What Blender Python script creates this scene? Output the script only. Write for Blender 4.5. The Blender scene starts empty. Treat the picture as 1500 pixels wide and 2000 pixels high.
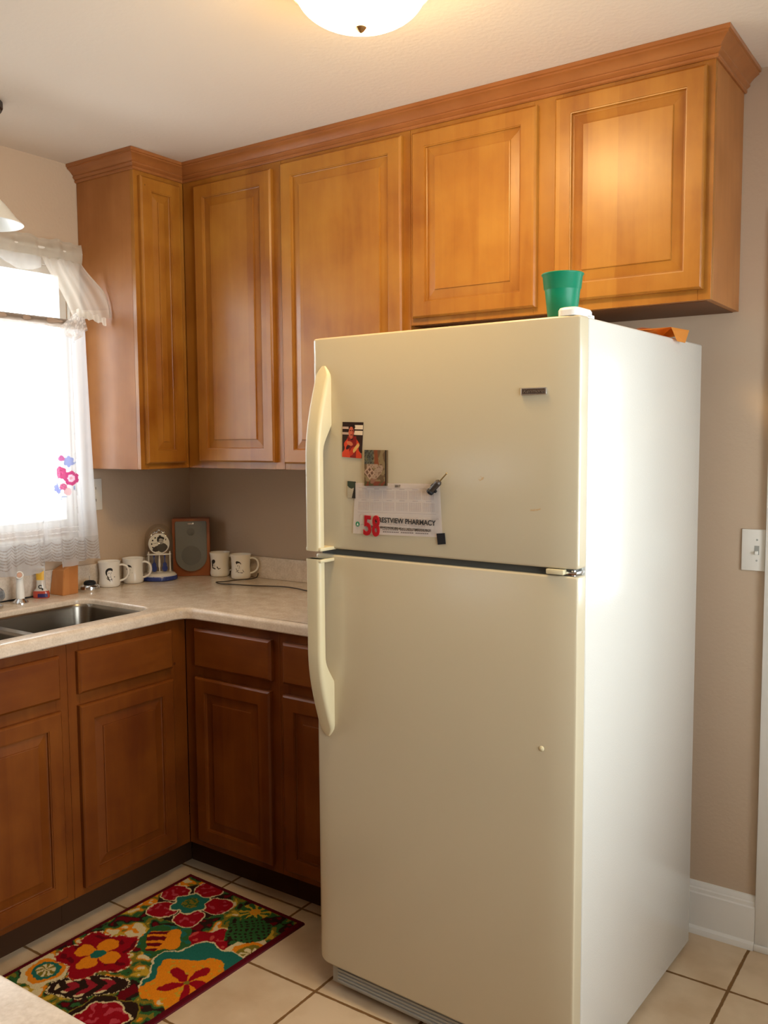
import bpy, bmesh, math, random
from mathutils import Vector, Matrix, geometry, noise
PI = math.pi
S = bpy.context.scene
COL = S.collection
random.seed(7)

# ---------------------------------------------------------------- camera, world, light, exposure
CAM = (2.91605, -2.73931, 1.48466); YAW, PITCH, ROLL, FPX = 0.604567, 0.0827516, -0.00644677, 1762.604
fwd = Vector((-math.sin(YAW)*math.cos(PITCH), math.cos(YAW)*math.cos(PITCH), -math.sin(PITCH)))
rt = Vector((math.cos(YAW), math.sin(YAW), 0)); up = rt.cross(fwd)
r2 = rt*math.cos(ROLL) + up*math.sin(ROLL); u2_ = -rt*math.sin(ROLL) + up*math.cos(ROLL)
cd = bpy.data.cameras.new('camera'); cam = bpy.data.objects.new('camera', cd); COL.objects.link(cam)
cd.sensor_fit = 'VERTICAL'; cd.sensor_height = 24; cd.sensor_width = 18; cd.lens = FPX*24/2000
cd.clip_start = 0.02; cd.clip_end = 60
m = Matrix.Identity(4)
for i in range(3):
    m[i][0] = r2[i]; m[i][1] = u2_[i]; m[i][2] = -fwd[i]; m[i][3] = CAM[i]
cam.matrix_world = m
S.camera = cam

SKY_STRENGTH = 11.0
LAMP_EMIT = 60.0
EXPOSURE = 0.0
w = bpy.data.worlds.new('world'); S.world = w; w.use_nodes = True
bg = w.node_tree.nodes['Background']; bg.inputs[0].default_value = (0.86, 0.94, 1.0, 1); bg.inputs[1].default_value = SKY_STRENGTH
S.view_settings.view_transform = 'Standard'; S.view_settings.look = 'None'
S.view_settings.exposure = EXPOSURE; S.view_settings.gamma = 1; S.view_settings.use_curve_mapping = False
S.cycles.use_denoising = True
S.cycles.max_bounces = 10; S.cycles.transparent_max_bounces = 24; S.cycles.diffuse_bounces = 5
S.cycles.sample_clamp_indirect = 6
try: S.cycles.denoiser = 'OPENIMAGEDENOISE'
except Exception: pass

def portal(name, loc, direction, sx, sy):
    l = bpy.data.lights.new(name, 'AREA'); l.shape = 'RECTANGLE'; l.size = sx; l.size_y = sy
    l.cycles.is_portal = True
    o = bpy.data.objects.new(name, l); COL.objects.link(o); o.location = loc
    o.rotation_euler = Vector(direction).to_track_quat('-Z', 'Y').to_euler()
portal('sink_window_daylight', (-0.14, -1.145, 1.63), (1, 0, 0), 1.0, 0.95)
portal('glass_door_daylight', (2.90, 0.13, 1.415), (0, -1, 0), 0.5, 0.87)
portal('rear_window_daylight', (-0.14, -3.95, 1.15), (1, 0, 0), 0.95, 0.5)
portal('added_window_portal', (4.04, -1.625, 1.45), (-1, 0, 0), 1.75, 1.4)  # portal of the added right-wall window

# ---------------------------------------------------------------- key dimensions (metres)
ZF = -0.035            # floor
H = 2.50               # ceiling
XR, YR = 3.9, -5.0     # far right wall, rear wall
U1, U2 = 0.3192, 0.299 # depth of the upper cabinets on window wall / back wall
YA = 0.5345            # side of the upper cabinet by the window
XE = 2.2643            # right end of the cabinets over the fridge
ZB, ZT, ZO = 1.3725, 2.440, 1.836
CB = 0.636             # counter depth
ZC = 0.914             # counter top

# ---------------------------------------------------------------- materials
def lin(c):
    return tuple(((v/12.92) if v <= 0.04045 else ((v+0.055)/1.055)**2.4) for v in [x/255 for x in c])
def new_mat(name):
    M = bpy.data.materials.new(name); M.use_nodes = True
    return M, M.node_tree, M.node_tree.nodes['Principled BSDF']
def mat(name, col, rough=0.5, metal=0.0, spec=0.5, coat=0.0, trans=0.0, ior=1.45, noise_amt=0.0, noise_scale=8, bump=0.0, bump_scale=60, emit=None, estr=0, sub=0):
    M, t, b = new_mat(name)
    b.inputs['Base Color'].default_value = (*col, 1); b.inputs['Roughness'].default_value = rough
    b.inputs['Metallic'].default_value = metal; b.inputs['Specular IOR Level'].default_value = spec
    b.inputs['Coat Weight'].default_value = coat; b.inputs['Coat Roughness'].default_value = 0.12
    b.inputs['Transmission Weight'].default_value = trans; b.inputs['IOR'].default_value = ior
    tc = t.nodes.new('ShaderNodeTexCoord')
    if noise_amt:
        n = t.nodes.new('ShaderNodeTexNoise'); n.inputs['Scale'].default_value = noise_scale; n.inputs['Detail'].default_value = 5
        mx = t.nodes.new('ShaderNodeMixRGB'); mx.inputs[1].default_value = (*[c*(1-noise_amt) for c in col], 1); mx.inputs[2].default_value = (*[min(1, c*(1+noise_amt)) for c in col], 1)
        t.links.new(tc.outputs['Object'], n.inputs['Vector']); t.links.new(n.outputs['Fac'], mx.inputs[0]); t.links.new(mx.outputs[0], b.inputs['Base Color'])
    if bump:
        n2 = t.nodes.new('ShaderNodeTexNoise'); n2.inputs['Scale'].default_value = bump_scale; n2.inputs['Detail'].default_value = 3
        bp = t.nodes.new('ShaderNodeBump'); bp.inputs['Strength'].default_value = bump; bp.inputs['Distance'].default_value = 0.002
        t.links.new(tc.outputs['Object'], n2.inputs['Vector']); t.links.new(n2.outputs['Fac'], bp.inputs['Height']); t.links.new(bp.outputs[0], b.inputs['Normal'])
    if emit:
        b.inputs['Emission Color'].default_value = (*emit, 1); b.inputs['Emission Strength'].default_value = estr
    return M

def wood(name, axis, base, dark, light, rough=0.35, strip=0.085, coat=0.45, knots=True):
    """stained maple; axis = grain direction, boards glued side by side across it"""
    M, t, b = new_mat(name); N = t.nodes; L = t.links
    geo = N.new('ShaderNodeNewGeometry')
    sp = N.new('ShaderNodeSeparateXYZ'); L.new(geo.outputs['Position'], sp.inputs[0])
    def mth(op, a, bb=None, v=None):
        n = N.new('ShaderNodeMath'); n.operation = op
        if isinstance(a, (int, float)): n.inputs[0].default_value = a
        else: L.new(a, n.inputs[0])
        if bb is not None:
            if isinstance(bb, (int, float)): n.inputs[1].default_value = bb
            else: L.new(bb, n.inputs[1])
        return n.outputs[0]
    x, y, z = sp.outputs
    if axis == 'z': across = mth('ADD', x, y); along = z
    elif axis == 'x': across = z; along = x
    else: across = z; along = y
    bd = mth('FLOOR', mth('DIVIDE', across, strip))
    wn = N.new('ShaderNodeTexWhiteNoise'); wn.noise_dimensions = '1D'; L.new(bd, wn.inputs['W'])
    mp = N.new('ShaderNodeMapping'); L.new(geo.outputs['Position'], mp.inputs['Vector'])
    s = {'z': (16, 16, 1.8), 'x': (1.8, 16, 16), 'y': (16, 1.8, 16)}[axis]; mp.inputs['Scale'].default_value = s
    gn = N.new('ShaderNodeTexNoise'); gn.inputs['Scale'].default_value = 1.6; gn.inputs['Detail'].default_value = 7; gn.inputs['Distortion'].default_value = 0.6
    L.new(mp.outputs[0], gn.inputs['Vector'])
    bn = N.new('ShaderNodeTexNoise'); bn.inputs['Scale'].default_value = 5.5; bn.inputs['Detail'].default_value = 4; L.new(geo.outputs['Position'], bn.inputs['Vector'])
    f = mth('ADD', mth('ADD', mth('MULTIPLY', gn.outputs['Fac'], 0.36), mth('MULTIPLY', bn.outputs['Fac'], 0.72)), mth('MULTIPLY', wn.outputs['Value'], 0.15))
    cr = N.new('ShaderNodeValToRGB'); L.new(f, cr.inputs[0])
    cr.color_ramp.elements[0].position = 0.40; cr.color_ramp.elements[0].color = (*dark, 1)
    cr.color_ramp.elements[1].position = 0.86; cr.color_ramp.elements[1].color = (*light, 1)
    e = cr.color_ramp.elements.new(0.62); e.color = (*base, 1)
    out = cr.outputs[0]
    if knots:
        vo = N.new('ShaderNodeTexVoronoi'); vo.inputs['Scale'].default_value = 4.2; L.new(geo.outputs['Position'], vo.inputs['Vector'])
        lt = mth('LESS_THAN', vo.outputs['Distance'], 0.022)
        mx = N.new('ShaderNodeMixRGB'); L.new(mth('MULTIPLY', lt, 0.7), mx.inputs[0]); L.new(out, mx.inputs[1]); mx.inputs[2].default_value = (*[c*0.2 for c in dark], 1)
        out = mx.outputs[0]
    L.new(out, b.inputs['Base Color'])
    b.inputs['Roughness'].default_value = rough; b.inputs['Coat Weight'].default_value = coat; b.inputs['Coat Roughness'].default_value = 0.30; b.inputs['Specular IOR Level'].default_value = 0.3
    return M

WB, WD, WL = (0.375, 0.148, 0.017), (0.27, 0.088, 0.007), (0.45, 0.205, 0.028)
M_wood = wood('stained_maple_upright', 'z', WB, WD, WL)
M_woodx = wood('stained_maple_across', 'x', WB, WD, WL)
M_woody = wood('stained_maple_lengthwise', 'y', WB, WD, WL)
M_crownx = wood('stained_maple_moulding', 'x', (0.33, 0.115, 0.028), (0.25, 0.08, 0.018), (0.40, 0.15, 0.04), strip=3, knots=False)
M_veneer = wood('maple_veneer_side', 'z', (0.37, 0.145, 0.038), (0.30, 0.110, 0.024), (0.44, 0.19, 0.055), strip=5, knots=False, rough=0.45, coat=0.08)
BB_, BD_, BL_ = (0.145, 0.036, 0.003), (0.100, 0.021, 0.002), (0.195, 0.056, 0.006)  # same maple, darkened in colour for the shade of counter and refrigerator
M_base = wood('shaded_maple_upright', 'z', BB_, BD_, BL_, rough=0.42, coat=0.10)
M_basex = wood('shaded_maple_across', 'x', BB_, BD_, BL_, rough=0.42, coat=0.10)
M_basey = wood('shaded_maple_lengthwise', 'y', BB_, BD_, BL_, rough=0.42, coat=0.10)
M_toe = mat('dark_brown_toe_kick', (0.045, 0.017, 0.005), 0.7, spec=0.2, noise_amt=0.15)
M_under = mat('painted_underside_shade', (0.13, 0.05, 0.014), 0.6, noise_amt=0.1)  # darker than the veneer so the colour carries the shade below the cabinets
M_block = wood('knife_block_wood', 'z', (0.50, 0.20, 0.06), (0.38, 0.14, 0.035), (0.60, 0.28, 0.09), strip=0.03, coat=0, rough=0.45, knots=False)
M_spk = wood('speaker_cabinet_wood', 'z', (0.30, 0.09, 0.03), (0.22, 0.06, 0.02), (0.40, 0.14, 0.05), strip=4, coat=0.2, knots=False)
M_wall = mat('tan_wall_paint', (0.53, 0.40, 0.28), 0.7, spec=0.3, noise_amt=0.03, noise_scale=3, bump=0.35, bump_scale=90)
M_ceil = mat('off_white_ceiling_paint', (0.75, 0.665, 0.55), 0.85, spec=0.2, bump=0.5, bump_scale=70)
M_trim = mat('white_trim_paint', (0.78, 0.75, 0.68), 0.4, noise_amt=0.02)
M_fridge = mat('textured_white_enamel', (0.64, 0.62, 0.55), 0.17, spec=0.5, coat=0.15, bump=0.14, bump_scale=260)
M_fdoor = mat('lamp_tinted_enamel_door', (0.54, 0.465, 0.315), 0.17, spec=0.5, coat=0.2, bump=0.02, bump_scale=300)  # near-white enamel with the warm lamp tone put into its colour
M_handle = mat('cream_plastic', (0.62, 0.54, 0.335), 0.35, spec=0.5)
M_gasket = mat('dark_gasket', (0.06, 0.06, 0.05), 0.5)
M_greyp = mat('grey_gasket', (0.36, 0.36, 0.32), 0.5)
M_chrome = mat('chrome', (0.72, 0.72, 0.72), 0.14, metal=1)
M_steel = mat('brushed_steel', (0.27, 0.24, 0.20), 0.27, metal=1, noise_amt=0.06, noise_scale=40)
M_black = mat('black_plastic', (0.014, 0.014, 0.015), 0.55, spec=0.25)
M_dark = mat('dark_bronze', (0.035, 0.025, 0.02), 0.4, metal=0.6)
M_cord = mat('brown_cord', (0.05, 0.035, 0.025), 0.5)
M_china = mat('white_china', (0.80, 0.76, 0.68), 0.18, spec=0.6)
M_green = mat('green_plastic', (0.0, 0.19, 0.095), 0.4, spec=0.4)
M_blue = mat('blue_glaze', (0.03, 0.05, 0.22), 0.2)
M_paper = mat('white_paper', (0.88, 0.80, 0.73), 0.6, spec=0.3)
M_orange = mat('orange_paper', (0.82, 0.36, 0.06), 0.6)
M_tan = mat('manila_paper', (0.62, 0.36, 0.25), 0.6)
M_red = mat('red_enamel', (0.36, 0.004, 0.008), 0.5, spec=0.25)
M_blackpr = mat('black_ink', (0.02, 0.018, 0.018), 0.6)
M_greypr = mat('faint_grey_ink', (0.52, 0.43, 0.39), 0.7)
M_whitep = mat('white_plastic', (0.80, 0.78, 0.72), 0.35)
M_ivory = mat('switch_plate_white', (0.78, 0.74, 0.66), 0.35)
M_grille = mat('grey_speaker_cloth', (0.17, 0.17, 0.155), 0.85, noise_amt=0.1, noise_scale=300)
M_cone = mat('speaker_cone_grey', (0.135, 0.135, 0.125), 0.85)
M_soap = mat('red_hand_soap', (0.65, 0.10, 0.06), 0.15, trans=0.35)
M_clear = mat('clear_bottle_plastic', (0.78, 0.74, 0.66), 0.15, trans=0.3)
M_yel = mat('yellow_label', (0.75, 0.42, 0.04), 0.4)
M_navy = mat('navy_label', (0.03, 0.02, 0.10), 0.4)
M_knob = mat('clear_acrylic', (0.32, 0.34, 0.36), 0.08, metal=0.5, trans=0.2)
M_brass = mat('antique_brass', (0.38, 0.23, 0.10), 0.3, metal=1)
M_shade = mat('frosted_white_glass', (0.82, 0.80, 0.72), 0.4, trans=0.15)

# counter laminate
M_counter, t, b = new_mat('speckled_beige_countertop'); N = t.nodes; L = t.links
tc = N.new('ShaderNodeNewGeometry')
n1 = N.new('ShaderNodeTexNoise'); n1.inputs['Scale'].default_value = 170; n1.inputs['Detail'].default_value = 3; L.new(tc.outputs['Position'], n1.inputs['Vector'])
n2 = N.new('ShaderNodeTexNoise'); n2.inputs['Scale'].default_value = 22; n2.inputs['Detail'].default_value = 5; L.new(tc.outputs['Position'], n2.inputs['Vector'])
ad = N.new('ShaderNodeMath'); ad.operation = 'ADD'; L.new(n1.outputs['Fac'], ad.inputs[0]); L.new(n2.outputs['Fac'], ad.inputs[1])
cr = N.new('ShaderNodeValToRGB'); L.new(ad.outputs[0], cr.inputs[0])
cr.color_ramp.elements[0].position = 0.35; cr.color_ramp.elements[0].color = (0.56, 0.455, 0.34, 1)
cr.color_ramp.elements[1].position = 0.66; cr.color_ramp.elements[1].color = (0.73, 0.63, 0.51, 1)
dv = N.new('ShaderNodeMath'); dv.operation = 'MULTIPLY'; dv.inputs[1].default_value = 0.5; L.new(ad.outputs[0], dv.inputs[0]); L.new(dv.outputs[0], cr.inputs[0])
L.new(cr.outputs[0], b.inputs['Base Color']); b.inputs['Roughness'].default_value = 0.2; b.inputs['Specular IOR Level'].default_value = 0.5

# floor tiles
GX0, GY0, GXP, GYP, GW = 2.345, -0.269, 0.3125, 0.3175, 0.0085
M_tile, t, b = new_mat('ceramic_floor_tile'); N = t.nodes; L = t.links
geo = N.new('ShaderNodeNewGeometry'); sp = N.new('ShaderNodeSeparateXYZ'); L.new(geo.outputs['Position'], sp.inputs[0])
def MT(op, a, bb=0.0):
    n = N.new('ShaderNodeMath'); n.operation = op
    for i, v in enumerate((a, bb)):
        if isinstance(v, (int, float)): n.inputs[i].default_value = v
        else: L.new(v, n.inputs[i])
    return n.outputs[0]
def gline(co, o, p):
    q = MT('DIVIDE', MT('SUBTRACT', co, o), p)
    fr = MT('ABSOLUTE', MT('SUBTRACT', q, MT('ROUND', q)))
    return MT('MULTIPLY', fr, p), MT('FLOOR', q)
nz = N.new('ShaderNodeTexNoise'); nz.inputs['Scale'].default_value = 45; L.new(geo.outputs['Position'], nz.inputs['Vector'])
dx, ix = gline(sp.outputs[0], GX0, GXP); dy, iy = gline(sp.outputs[1], GY0, GYP)
dm = MT('ADD', MT('MINIMUM', dx, dy), MT('MULTIPLY', MT('SUBTRACT', nz.outputs['Fac'], 0.5), 0.004))
mr = N.new('ShaderNodeMapRange'); mr.inputs['From Min'].default_value = GW*0.42; mr.inputs['From Max'].default_value = GW*0.62; L.new(dm, mr.inputs['Value'])
wn = N.new('ShaderNodeTexWhiteNoise'); wn.noise_dimensions = '2D'
cmb = N.new('ShaderNodeCombineXYZ'); L.new(ix, cmb.inputs[0]); L.new(iy, cmb.inputs[1]); L.new(cmb.outputs[0], wn.inputs['Vector'])
n3 = N.new('ShaderNodeTexNoise'); n3.inputs['Scale'].default_value = 9; n3.inputs['Detail'].default_value = 7; L.new(geo.outputs['Position'], n3.inputs['Vector'])
cr = N.new('ShaderNodeValToRGB'); L.new(MT('ADD', n3.outputs['Fac'], MT('MULTIPLY', wn.outputs['Value'], 0.12)), cr.inputs[0])
cr.color_ramp.elements[0].position = 0.38; cr.color_ramp.elements[0].color = (0.50, 0.35, 0.205, 1)
cr.color_ramp.elements[1].position = 0.72; cr.color_ramp.elements[1].color = (0.62, 0.47, 0.30, 1)
mx = N.new('ShaderNodeMixRGB'); L.new(mr.outputs[0], mx.inputs[0]); mx.inputs[1].default_value = (0.17, 0.078, 0.016, 1); L.new(cr.outputs[0], mx.inputs[2])
L.new(mx.outputs[0], b.inputs['Base Color'])
ro = N.new('ShaderNodeMapRange'); ro.inputs['To Min'].default_value = 0.85; ro.inputs['To Max'].default_value = 0.33; L.new(mr.outputs[0], ro.inputs['Value']); L.new(ro.outputs[0], b.inputs['Roughness'])
bp = N.new('ShaderNodeBump'); bp.inputs['Strength'].default_value = 0.6; bp.inputs['Distance'].default_value = 0.002; L.new(mr.outputs[0], bp.inputs['Height']); L.new(bp.outputs[0], b.inputs['Normal'])

def attr_mat(name, rough=0.5, spec=0.3):
    M, t, b = new_mat(name); a = t.nodes.new('ShaderNodeAttribute'); a.attribute_name = 'Col'
    t.links.new(a.outputs['Color'], b.inputs['Base Color']); b.inputs['Roughness'].default_value = rough; b.inputs['Specular IOR Level'].default_value = spec
    return M
M_print = attr_mat('printed_picture', 0.4)
M_printgl = attr_mat('glossy_print', 0.22, 0.5)
M_rug = attr_mat('tufted_rug_pile', 0.95, 0.1)

# thin clear glass (window panes, dome)
def thin_glass(name, refl=0.9, tint=(1, 1, 1)):
    M = bpy.data.materials.new(name); M.use_nodes = True; t = M.node_tree; t.nodes.remove(t.nodes['Principled BSDF'])
    o = t.nodes['Material Output']; tr = t.nodes.new('ShaderNodeBsdfTransparent'); tr.inputs[0].default_value = (*tint, 1)
    gl = t.nodes.new('ShaderNodeBsdfGlossy'); gl.inputs['Roughness'].default_value = 0.02
    fr = t.nodes.new('ShaderNodeFresnel'); fr.inputs[0].default_value = 1.4
    mu = t.nodes.new('ShaderNodeMath'); mu.operation = 'MULTIPLY'; mu.inputs[1].default_value = refl; t.links.new(fr.outputs[0], mu.inputs[0])
    mx = t.nodes.new('ShaderNodeMixShader'); t.links.new(mu.outputs[0], mx.inputs[0]); t.links.new(tr.outputs[0], mx.inputs[1]); t.links.new(gl.outputs[0], mx.inputs[2])
    t.links.new(mx.outputs[0], o.inputs['Surface']); return M
M_pane = thin_glass('window_glass')
M_dome = thin_glass('dome_glass', 0.35, (0.97, 0.97, 0.96))

# sheer curtain: attribute colour, alpha channel = how closely woven
M_sheer = bpy.data.materials.new('sheer_voile'); M_sheer.use_nodes = True; t = M_sheer.node_tree; t.nodes.remove(t.nodes['Principled BSDF'])
o_ = t.nodes['Material Output']; at = t.nodes.new('ShaderNodeAttribute'); at.attribute_name = 'Col'
tr = t.nodes.new('ShaderNodeBsdfTransparent'); df = t.nodes.new('ShaderNodeBsdfDiffuse'); tl = t.nodes.new('ShaderNodeBsdfTranslucent')
t.links.new(at.outputs['Color'], df.inputs[0]); t.links.new(at.outputs['Color'], tl.inputs[0])
m1 = t.nodes.new('ShaderNodeMixShader'); m1.inputs[0].default_value = 0.42; t.links.new(df.outputs[0], m1.inputs[1]); t.links.new(tl.outputs[0], m1.inputs[2])
m2 = t.nodes.new('ShaderNodeMixShader'); t.links.new(at.outputs['Alpha'], m2.inputs[0]); t.links.new(tr.outputs[0], m2.inputs[1]); t.links.new(m1.outputs[0], m2.inputs[2])
t.links.new(m2.outputs[0], o_.inputs['Surface'])

# lamp bowl
M_bowl = mat('glowing_alabaster_bowl', (0.9, 0.85, 0.7), 0.4, emit=(1.0, 0.67, 0.29), estr=LAMP_EMIT)

# ---------------------------------------------------------------- mesh helpers
BASE = {}   # object name -> world matrix of a thing's Empty
def link(name, me, material=None, parent=None, world=True):
    if parent is not None and world and parent.name in BASE:
        me.transform(BASE[parent.name].inverted())
    o = bpy.data.objects.new(name, me); COL.objects.link(o)
    if material is not None:
        for mm in (material if isinstance(material, (list, tuple)) else [material]): me.materials.append(mm)
    if parent is not None:
        o.parent = parent
        if parent.name in BASE: BASE[o.name] = BASE[parent.name]
    return o
def fin(bm, name, material, parent=None, ang=32, smooth=True, recalc=True, world=True):
    if recalc: bmesh.ops.recalc_face_normals(bm, faces=bm.faces)
    if smooth:
        for f in bm.faces: f.smooth = True
        a = math.radians(ang)
        for e in bm.edges:
            if len(e.link_faces) != 2 or e.calc_face_angle(0) > a: e.smooth = False
    me = bpy.data.meshes.new(name); bm.to_mesh(me); bm.free()
    return link(name, me, material, parent, world)
def thing(name, label, cat, loc=(0, 0, 0), rz=0, group=None, rot=None):
    o = bpy.data.objects.new(name, None); COL.objects.link(o); o.empty_display_size = 0.05
    o.location = loc; o.rotation_euler = rot or (0, 0, rz); o['label'] = label; o['category'] = cat
    if group: o['group'] = group
    BASE[o.name] = Matrix.LocRotScale(Vector(loc), o.rotation_euler, None)
    return o
def tag(o, label, cat, group=None, kind=None):
    o['label'] = label; o['category'] = cat
    if group: o['group'] = group
    if kind: o['kind'] = kind
    return o
def struct(o): o['kind'] = 'structure'; return o
def box(bm, x0, x1, y0, y1, z0, z1, bev=0.0, seg=2, M=None):
    r = bmesh.ops.create_cube(bm, size=1)
    vs = r['verts']
    for v in vs: v.co = Vector(((x0+x1)/2 + v.co.x*(x1-x0), (y0+y1)/2 + v.co.y*(y1-y0), (z0+z1)/2 + v.co.z*(z1-z0)))
    if bev:
        es = list({e for v in vs for e in v.link_edges})
        rr = bmesh.ops.bevel(bm, geom=es, offset=bev, segments=seg, profile=0.5, affect='EDGES')
        vs = list({v for f in rr['faces'] for v in f.verts} | {v for v in vs if v.is_valid})
    if M is not None:
        for v in vs: v.co = M @ v.co
    return vs
def loft(bm, rings, close=True, cap0=True, cap1=True):
    vr = [[bm.verts.new(p) for p in r] for r in rings]
    n = len(vr[0])
    for a, b_ in zip(vr, vr[1:]):
        for i in range(n if close else n-1):
            j = (i+1) % n
            bm.faces.new((a[i], a[j], b_[j], b_[i]))
    if cap0: bm.faces.new(list(reversed(vr[0])))
    if cap1: bm.faces.new(vr[-1])
    return vr
def lathe(bm, prof, c=(0, 0, 0), n=32, M=None, caps=True):
    rings = []
    for r, z in prof:
        rings.append([Vector((c[0]+r*math.cos(2*PI*i/n), c[1]+r*math.sin(2*PI*i/n), c[2]+z)) for i in range(n)])
    if M is not None: rings = [[M @ p for p in r] for r in rings]
    return loft(bm, rings, True, caps, caps)
def tube(bm, pts, r, n=10, caps=True):
    pts = [Vector(p) for p in pts]; rings = []
    prev = None
    for i, p in enumerate(pts):
        d = (pts[min(i+1, len(pts)-1)] - pts[max(i-1, 0)]).normalized()
        if prev is None:
            a = Vector((0, 0, 1)) if abs(d.z) < 0.9 else Vector((1, 0, 0))
            prev = d.cross(a).normalized()
        prev = (prev - d*prev.dot(d)).normalized(); q = d.cross(prev)
        rr = r[i] if isinstance(r, (list, tuple)) else r
        rings.append([p + prev*rr*math.cos(2*PI*k/n) + q*rr*math.sin(2*PI*k/n) for k in range(n)])
    loft(bm, rings, True, caps, caps)
def catmull(P, k=8):
    P = [Vector(p) for p in P]; out = []
    for i in range(len(P)-1):
        p0 = P[max(i-1, 0)]; p1 = P[i]; p2 = P[i+1]; p3 = P[min(i+2, len(P)-1)]
        for j in range(k):
            s = j/k
            out.append(0.5*((2*p1) + (p2-p0)*s + (2*p0-5*p1+4*p2-p3)*s*s + (3*p1-p0-3*p2+p3)*s**3))
    out.append(P[-1]); return out
def prism(bm, pts2, M, d):
    """polygon pts2 (u,v) extruded by d along local z, then M"""
    a = [M @ Vector((u, v, 0)) for u, v in pts2]; b_ = [M @ Vector((u, v, d)) for u, v in pts2]
    loft(bm, [a, b_])
def rrect(x0, x1, y0, y1, r, n=6):
    r = [r]*4 if isinstance(r, (int, float)) else r   # order: (x1,y1),(x0,y1),(x0,y0),(x1,y0)
    out = []
    for (cx, cy, a0), rr in zip(((x1, y1, 0), (x0, y1, 90), (x0, y0, 180), (x1, y0, 270)), r):
        sx = -1 if cx == x1 else 1; sy = -1 if cy == y1 else 1
        for k in range(n+1):
            a = math.radians(a0 + 90*k/n)
            out.append((cx + sx*rr + rr*math.cos(a), cy + sy*rr + rr*math.sin(a)))
    return out
def raster(name, nu, nv, fn, mp, material, parent, world=True):
    """little coloured patch: fn(u,v) in 0..1 -> linear rgb or None; mp(u,v) -> point"""
    bm = bmesh.new(); cl = bm.loops.layers.float_color.new('Col'); V = {}
    def vt(i, j):
        if (i, j) not in V: V[(i, j)] = bm.verts.new(mp(i/nu, j/nv))
        return V[(i, j)]
    for i in range(nu):
        for j in range(nv):
            c = fn((i+.5)/nu, (j+.5)/nv)
            if c is None: continue
            f = bm.faces.new((vt(i, j), vt(i+1, j), vt(i+1, j+1), vt(i, j+1)))
            for l in f.loops: l[cl] = (*c, 1)
    return fin(bm, name, material, parent, smooth=True, ang=60, recalc=False, world=world)
def text(name, body, size, M, material, parent, sx=1.0, ext=0.0002, bold=0.0, align='LEFT', shear=0.0, world=True):
    cu = bpy.data.curves.new(name, 'FONT'); cu.body = body; cu.size = size; cu.extrude = ext; cu.offset = bold; cu.align_x = align; cu.shear = shear
    o = bpy.data.objects.new(name, cu); COL.objects.link(o)
    dg = bpy.context.evaluated_depsgraph_get(); me = bpy.data.meshes.new_from_object(o.evaluated_get(dg))
    bpy.data.objects.remove(o); bpy.data.curves.remove(cu)
    me.transform(M @ Matrix.Diagonal((sx, 1, 1, 1))); me.materials.clear()
    return link(name, me, material, parent, world)

# ---------------------------------------------------------------- room shell
def slab_with_holes(axis, p0, p1, a0, a1, z0, z1, holes):
    """wall slab; axis 'x': spans a (=y) and z, thickness p0..p1 in x; holes = (a0,a1,z0,z1)"""
    bm = bmesh.new()
    As = sorted({a0, a1, *[h[0] for h in holes], *[h[1] for h in holes]}); Zs = sorted({z0, z1, *[h[2] for h in holes], *[h[3] for h in holes]})
    for i in range(len(As)-1):
        for j in range(len(Zs)-1):
            ca, cz = (As[i]+As[i+1])/2, (Zs[j]+Zs[j+1])/2
            if any(h[0] < ca < h[1] and h[2] < cz < h[3] for h in holes): continue
            if axis == 'x': box(bm, p0, p1, As[i], As[i+1], Zs[j], Zs[j+1])
            else: box(bm, As[i], As[i+1], p0, p1, Zs[j], Zs[j+1])
    bmesh.ops.remove_doubles(bm, verts=bm.verts, dist=1e-5)
    # drop interior faces shared by two cells
    seen = {}
    for f in bm.faces:
        k = tuple(round(c, 4) for c in f.calc_center_median()); seen.setdefault(k, []).append(f)
    bmesh.ops.delete(bm, geom=[f for v in seen.values() if len(v) > 1 for f in v], context='FACES')
    return bm
WIN = (-1.64, -0.595, 1.155, 2.115)
DOOR = (2.44, 3.32, ZF, 2.02)
struct(fin(slab_with_holes('x', -0.12, 0, YR, 0.12, ZF, H, [WIN, (-4.42, -3.48, 0.93, 1.36)]), 'wall_left', M_wall, smooth=False))
struct(fin(slab_with_holes('y', 0, 0.12, 0, XR, ZF, H, [DOOR]), 'wall_back', M_wall, smooth=False))
struct(fin(slab_with_holes('x', XR, XR+0.12, YR, 0.12, ZF, H, [(-2.5, -0.75, 0.75, 2.15)]), 'wall_right', M_wall, smooth=False))
struct(fin(slab_with_holes('y', YR-0.12, YR, -0.12, XR+0.12, ZF, H, []), 'wall_front', M_wall, smooth=False))
bm = bmesh.new(); box(bm, -0.12, XR+0.12, YR-0.12, 0.12, ZF-0.1, ZF); struct(fin(bm, 'floor', M_tile, smooth=False))
bm = bmesh.new(); box(bm, -0.12, XR+0.12, YR-0.12, 0.12, H, H+0.1); struct(fin(bm, 'ceiling', M_ceil, smooth=False))

def bar_profile_x(prof, x0, x1, name, material):   # prof: list of (y,z) outline
    bm = bmesh.new(); loft(bm, [[Vector((x0, y, z)) for y, z in prof], [Vector((x1, y, z)) for y, z in prof]])
    return struct(fin(bm, name, material))
BP = [(0, ZF), (-0.030, ZF), (-0.030, ZF+0.006), (-0.027, ZF+0.016), (-0.017, ZF+0.022), (-0.016, 0.088), (-0.013, 0.092), (-0.013, 0.102), (-0.010, 0.106), (-0.010, 0.112), (-0.006, 0.121), (0, 0.122)]
bar_profile_x(BP, 1.405, 2.357, 'baseboard_back', M_trim)
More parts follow.
